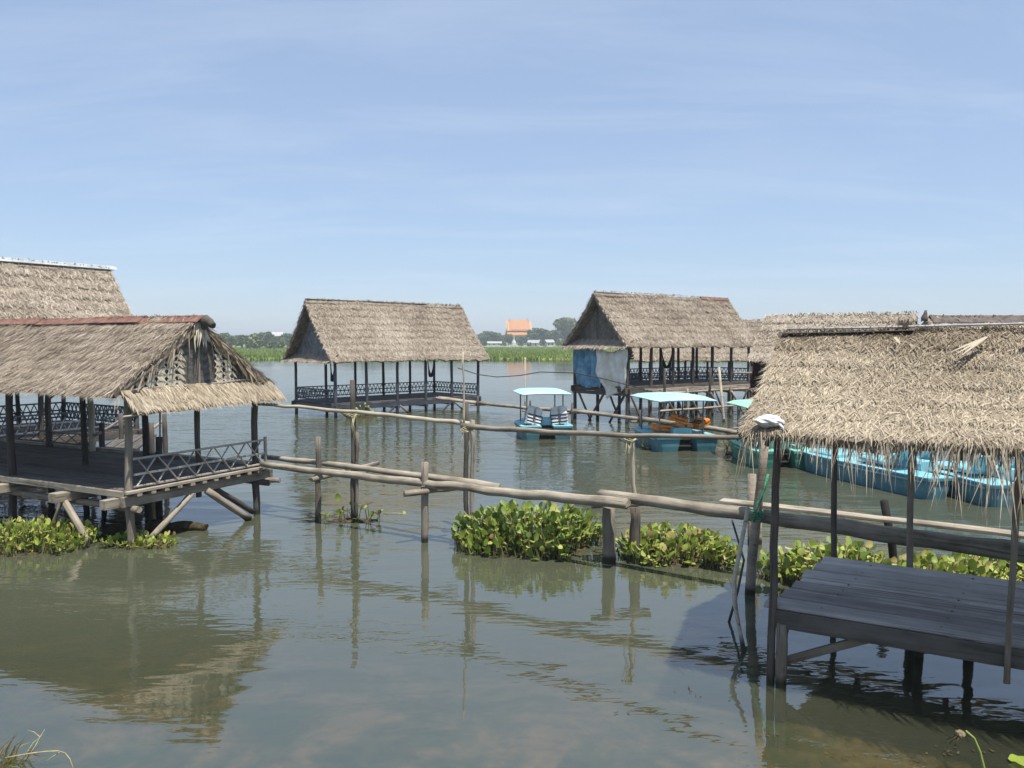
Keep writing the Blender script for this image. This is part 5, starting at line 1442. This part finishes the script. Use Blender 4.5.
def hyacinth(name, label, cx, cy, rx, ry, rot, n_obj, n_fill, hmax, seed, leaves, stalk_m=M_stalk, edge=None, tone=(0, 1)):
    t = thing(name, label, 'water plant', (cx, cy, 0), rot, 'mats of floating water plants')
    r = random.Random(seed); nr = np.random.RandomState(seed)
    g = waves(seed, 6, 2.2)
    S = MB(); fillV, fillF, fillA = [], [], []
    stv, stq, sta = [], [], []
    def spot():
        while True:
            a_, d = r.uniform(0, 6.283), math.sqrt(r.uniform(0, 1))
            x, y = rx * d * math.cos(a_), ry * d * math.sin(a_)
            e = d * (1 + .75 * float(g(x * 1.6, y * 1.6)))
            if e < 1: return x, y, e
    for i in range(n_obj + n_fill):
        x, y, e = spot()
        hgt = hmax * (.10 + .90 * r.random() ** .9) * (1 - .6 * min(1, e) ** 2) * (1 + .6 * float(g(x * 1.4, y * 1.4)))
        lean_a = math.atan2(y, x) + r.gauss(0, 1.1); lean = r.uniform(.05, .55) + .25 * e
        tip = Vector((x + math.cos(lean_a) * hgt * lean * .6, y + math.sin(lean_a) * hgt * lean * .6, max(.02, hgt)))
        base = Vector((x, y, -.03))
        # stalk
        mid = base.lerp(tip, .5) + Vector((r.uniform(-.02, .02), r.uniform(-.02, .02), 0))
        w0 = r.uniform(.006, .013); k0 = len(stv)
        for p, w_ in ((base, w0), (mid, w0 * .9), (tip, w0 * .6)):
            for q in range(3): stv.append((p.x + w_ * math.cos(q * 2.1), p.y + w_ * math.sin(q * 2.1), p.z))
        for j in (0, 1):
            for q in range(3): stq.append((k0 + j * 3 + q, k0 + j * 3 + (q + 1) % 3, k0 + j * 3 + 3 + (q + 1) % 3, k0 + j * 3 + 3 + q))
        sta += [r.random()] * 9
        rel = hgt / hmax
        idx = int(max(0, min(len(leaves) - 1, (tone[0] + (tone[1] - tone[0]) * (r.gauss(.52, .23))) * len(leaves))))
        me = leaves[idx]
        az = lean_a - math.pi / 2 + r.gauss(0, .6); tilt = min(2.2, max(-.3, lean + r.gauss(.4, .55)))
        Mx = Matrix.Translation(tip) @ Euler((0, 0, az)).to_matrix().to_4x4() @ Euler((-tilt, 0, r.gauss(0, .5))).to_matrix().to_4x4() @ Matrix.Scale(r.uniform(.75, 1.25), 4)
        if i < n_obj:
            o = bpy.data.objects.new('leaf', me); col.objects.link(o); o.parent = t; o.matrix_basis = Mx
        else:
            b_ = len(fillV)
            fillV += [Mx @ v.co for v in me.vertices]; fillF += [tuple(b_ + q for q in p.vertices) for p in me.polygons]; fillA += [(idx + .5) / len(leaves)] * len(me.vertices)
    mesh_obj('stalks', stv, stq, stalk_m, t, attr=sta, kind='stuff')
    if fillV: mesh_obj('leaf_mass', fillV, fillF, leaves[0].materials[0], t, smooth=True, attr=fillA, kind='stuff')
    # matted roots and litter at the waterline
    nr_ = 26; V = [(0, 0, .03)]; F = []
    for ring, zz in ((.5, .035), (.82, .015), (.95, -.12)):
        for k in range(nr_):
            a_ = 6.2832 * k / nr_; c_, s_ = math.cos(a_), math.sin(a_); q = ring * (1 - .22 * float(g(rx * c_ * 1.3, ry * s_ * 1.3)))
            V.append((rx * c_ * q, ry * s_ * q, zz + r.uniform(-.015, .015)))
    for k in range(nr_):
        F.append((0, 1 + k, 1 + (k + 1) % nr_))
        for ring in (0, 1): a_ = 1 + ring * nr_; F.append((a_ + k, a_ + nr_ + k, a_ + nr_ + (k + 1) % nr_, a_ + (k + 1) % nr_))
    mesh_obj('root_mat', V, F, M_debris, t)
    return t


hyacinth('water_hyacinth', 'dense green water hyacinth mat under the middle of the log footbridge', .32, 12.75, 1.25, .85, R(-8), 300, 760, .66, 41, LEAF_A, tone=(0, .95))
hyacinth('water_hyacinth', 'yellowing water hyacinth mat right of the thick bridge post', 2.55, 12.15, .95, .75, R(-25), 290, 420, .40, 42, LEAF_A, tone=(.12, 1.08))
hyacinth('water_hyacinth', 'water hyacinth mat behind the log beside the right platform', 4.55, 11.0, 1.15, .8, R(-30), 290, 320, .40, 43, LEAF_A, tone=(.18, 1.05))
hyacinth('water_hyacinth', 'water hyacinth mat at the right edge below the last boat', 7.35, 10.7, 1.1, .9, R(-25), 260, 240, .5, 44, LEAF_A, tone=(.2, 1.05))
hyacinth('water_hyacinth', 'low hyacinth strip behind the platform between two larger mats', 6.0, 10.6, 1.0, .7, R(-28), 230, 200, .36, 51, LEAF_A, tone=(.2, 1.05))
hyacinth('water_weed', 'bright green leafy weed clump in front of the near left hut', -7.8, 12.85, 1.0, .85, R(-20), 290, 900, .36, 45, LEAF_B, tone=(.1, 1.05))
hyacinth('water_weed', 'small weed patch around the corner post of the near left hut', -6.1, 12.95, .75, .35, R(-15), 80, 160, .14, 46, LEAF_B, tone=(.1, 1.0))
hyacinth('water_hyacinth', 'small sparse hyacinth caught between two posts of the footbridge', -2.95, 14.6, .55, .16, R(5), 26, 0, .36, 47, LEAF_A, tone=(.1, 1.0))
hyacinth('water_hyacinth', 'tuft of hyacinth trailing under the front of the lattice hut', -6.6, 35.0, .9, .4, R(43), 40, 20, .45, 48, LEAF_A, tone=(.3, 1.0))
hyacinth('water_hyacinth', 'pale green plant tuft hanging beside the canopied blue boat bow', 4.15, 24.6, .3, .25, 0, 24, 0, .55, 49, LEAF_B, tone=(.4, 1.1))
hyacinth('water_hyacinth', 'yellow green plant tuft between the blue and the green boat', 6.55, 23.4, .3, .25, 0, 26, 0, .55, 50, LEAF_B, tone=(.5, 1.1))

# single drifting leaf by the short post
dl = thing('drifting_leaf', 'single hyacinth leaf drifting between the footbridge posts', 'leaf', on_z(405, 514))
o = bpy.data.objects.new('leaf', LEAF_A[8]); col.objects.link(o); o.parent = dl; o.matrix_basis = Euler((-.9, .3, .5)).to_matrix().to_4x4()
path_rod('stalk', [(0, 0, 0), (-.15, -.02, .02), (-.42, .0, .01)], .008, M_dry if False else M_rope, dl, 5)

# ------------------------------------------------------------------ foreground: dry grass left, dead lotus stalk right
M_dry2 = plain_mat('dry_stem', (.26, .23, .12), (.42, .36, .2), 20, .8)


def dry_tuft(label, c, n, ln, seed):
    r = np.random.RandomState(seed); t = thing('dry_grass', label, 'grass', c)
    P = np.stack([r.normal(0, .1, n), r.normal(0, .08, n), np.zeros(n) - .05], -1)
    az = r.uniform(-.6, 1.4, n); el = r.uniform(.15, 1.2, n)
    D = np.stack([np.cos(az) * np.cos(el), np.sin(az) * np.cos(el) * .5, np.sin(el)], -1); D /= np.linalg.norm(D, axis=1)[:, None]
    S = np.cross(D, [0.1, .3, 1.]); S /= np.linalg.norm(S, axis=1)[:, None]
    V, Q, T, A = ribbons(P, D, S, ln * r.uniform(.3, 1.1, n), r.uniform(.006, .014, n), np.zeros(n), r.uniform(0, .4, n), r.uniform(0, 1, n), np.repeat([[0, 0, 1.]], n, 0))
    link_mesh('blades', np_mesh('blades', V, Q, T, A), M_dry, t, kind='stuff')
    return t


gt_ = dry_tuft('tuft of dry yellow grass at the bottom left corner', on_z(-4, 762), 90, .36, 61)
gp = on_z(-4, 762)
path_rod('stalk', [on_z(5, 758, .05) - gp, on_z(16, 756, .08) - gp, on_z(30, 753.5, .11) - gp, on_z(46, 751.5, .125) - gp, on_z(58, 751, .12) - gp, on_z(65, 753, .09) - gp, on_z(70, 759, .05) - gp, on_z(73, 768, .0) - gp], .006, M_dry2, gt_, 5, .004)
path_rod('stalk', [on_z(30, 754, .1) - gp, on_z(36, 745, .15) - gp, on_z(40, 737, .2) - gp, on_z(45, 729, .24) - gp], .005, M_dry2, gt_, 5, .002)
path_rod('stalk', [on_z(40, 737, .2) - gp, on_z(34, 732, .22) - gp, on_z(27, 730, .22) - gp], .004, M_dry2, gt_, 5, .002)
path_rod('stalk', [on_z(60, 752, .1) - gp, on_z(52, 757, .08) - gp, on_z(44, 763, .04) - gp], .004, M_dry2, gt_, 5, .002)

lp = on_z(984, 775)
lo = thing('dead_lotus', 'dead lotus stalk with a drooping head at the bottom right', 'plant', lp)
path_rod('stalk', [Vector((0, 0, -.3)), at_depth(984, 768, lp.y) - lp, at_depth(980, 752, lp.y) - lp, at_depth(974, 738, lp.y) - lp, at_depth(966, 731, lp.y) - lp], .011, attr_mat('lotus_stalk', [(0, (.25, .3, .08)), (1, (.3, .36, .1))]), lo, 6, .008)
hd = at_depth(961, 735, lp.y) - lp
V, F = [], []
for j, (rr, zz) in enumerate(((.006, .05), (.022, .04), (.034, .015), (.034, 0), (.012, -.008))):
    for k in range(9): V.append((hd.x + rr * math.cos(k * .698) - zz * .5, hd.y + rr * math.sin(k * .698), hd.z + zz * .8 + rr * .3 * math.cos(k * .698)))
for j in range(4):
    for k in range(9): F.append((j * 9 + k, j * 9 + (k + 1) % 9, j * 9 + 9 + (k + 1) % 9, j * 9 + 9 + k))
F.append(tuple(range(36, 45)))
mesh_obj('seed_head', V, F, plain_mat('dry_seed_head', (.12, .09, .05), (.3, .24, .14), 40, .9), lo)
for k in range(5):
    a_ = k * 1.2; path_rod('withered_petal', [hd, hd + Vector((-.03 + .02 * math.cos(a_), .02 * math.sin(a_), -.01)), hd + Vector((-.07 + .03 * math.cos(a_), .04 * math.sin(a_), -.03 - .01 * k))], .007, M_dry if False else M_debris, lo, 5, .003)
fp = on_z(1022, 764)
fo = thing('lotus_leaf', 'small green lotus leaf at the bottom right corner', 'leaf', fp)
V = [(0, 0, .02)] + [(.09 * (1 + .08 * math.sin(k * 2.3)) * math.cos(k * .4488), .09 * math.sin(k * .4488), .03 + .012 * math.sin(k * 1.7)) for k in range(14)]
F = [(0, 1 + k, 1 + (k + 1) % 14) for k in range(14)]
mesh_obj('blade', V, F, M_leaf_left, fo, attr=[.6] * 15, smooth=True)
path_rod('stalk', [(0, 0, .02), (.02, .02, -.15), (.03, .05, -.35)], .008, M_rope, fo, 5)

# bits of weed and litter floating near the shore
ls_ = []
rl_ = random.Random(9); V, F, A = [], [], []
for (px_, py_, n_, sp) in ((622, 714, 2, .06), (840, 757, 14, .12), (700, 690, 5, .2), (955, 752, 16, .12), (900, 764, 10, .15), (770, 735, 6, .06)):
    c = on_z(px_, py_)
    for k in range(n_):
        x, y = c.x + rl_.gauss(0, sp), c.y + rl_.gauss(0, sp * .6); a_ = rl_.uniform(0, 3.14); l_, w_ = rl_.uniform(.008, .03), rl_.uniform(.004, .012)
        ca, sa = math.cos(a_), math.sin(a_); b_ = len(V)
        for p, q in ((-l_, -w_), (l_ * .8, -w_ * .6), (l_, w_ * .5), (-l_ * .7, w_)): V.append((x + p * ca - q * sa, y + p * sa + q * ca, .006 + rl_.uniform(0, .01)))
        F.append((b_, b_ + 1, b_ + 2, b_ + 3)); A += [rl_.random() * .6] * 4
tag(mesh_obj('floating_litter', V, F, M_debris, None, attr=A), 'scattered bits of dead weed floating near the shore', 'litter', kind='stuff')


# ------------------------------------------------------------------ the air
hz = MB(); hz.bar((-1750, 800, 12.0), (1750, 800, 12.0), 1900, 30, ch=.001, jit=0)
hm = bpy.data.materials.new('haze_air'); hm.use_nodes = True
hn = hm.node_tree.nodes; hn.clear()
ho = hn.new('ShaderNodeOutputMaterial'); hv = hn.new('ShaderNodeVolumePrincipled')
hv.inputs['Color'].default_value = (.86, .92, 1.0, 1); hv.inputs['Density'].default_value = .0006; hv.inputs['Anisotropy'].default_value = .2
hm.node_tree.links.new(hv.outputs[0], ho.inputs['Volume'])
haze = hz.build('haze', hm); tag(haze, kind='stuff')
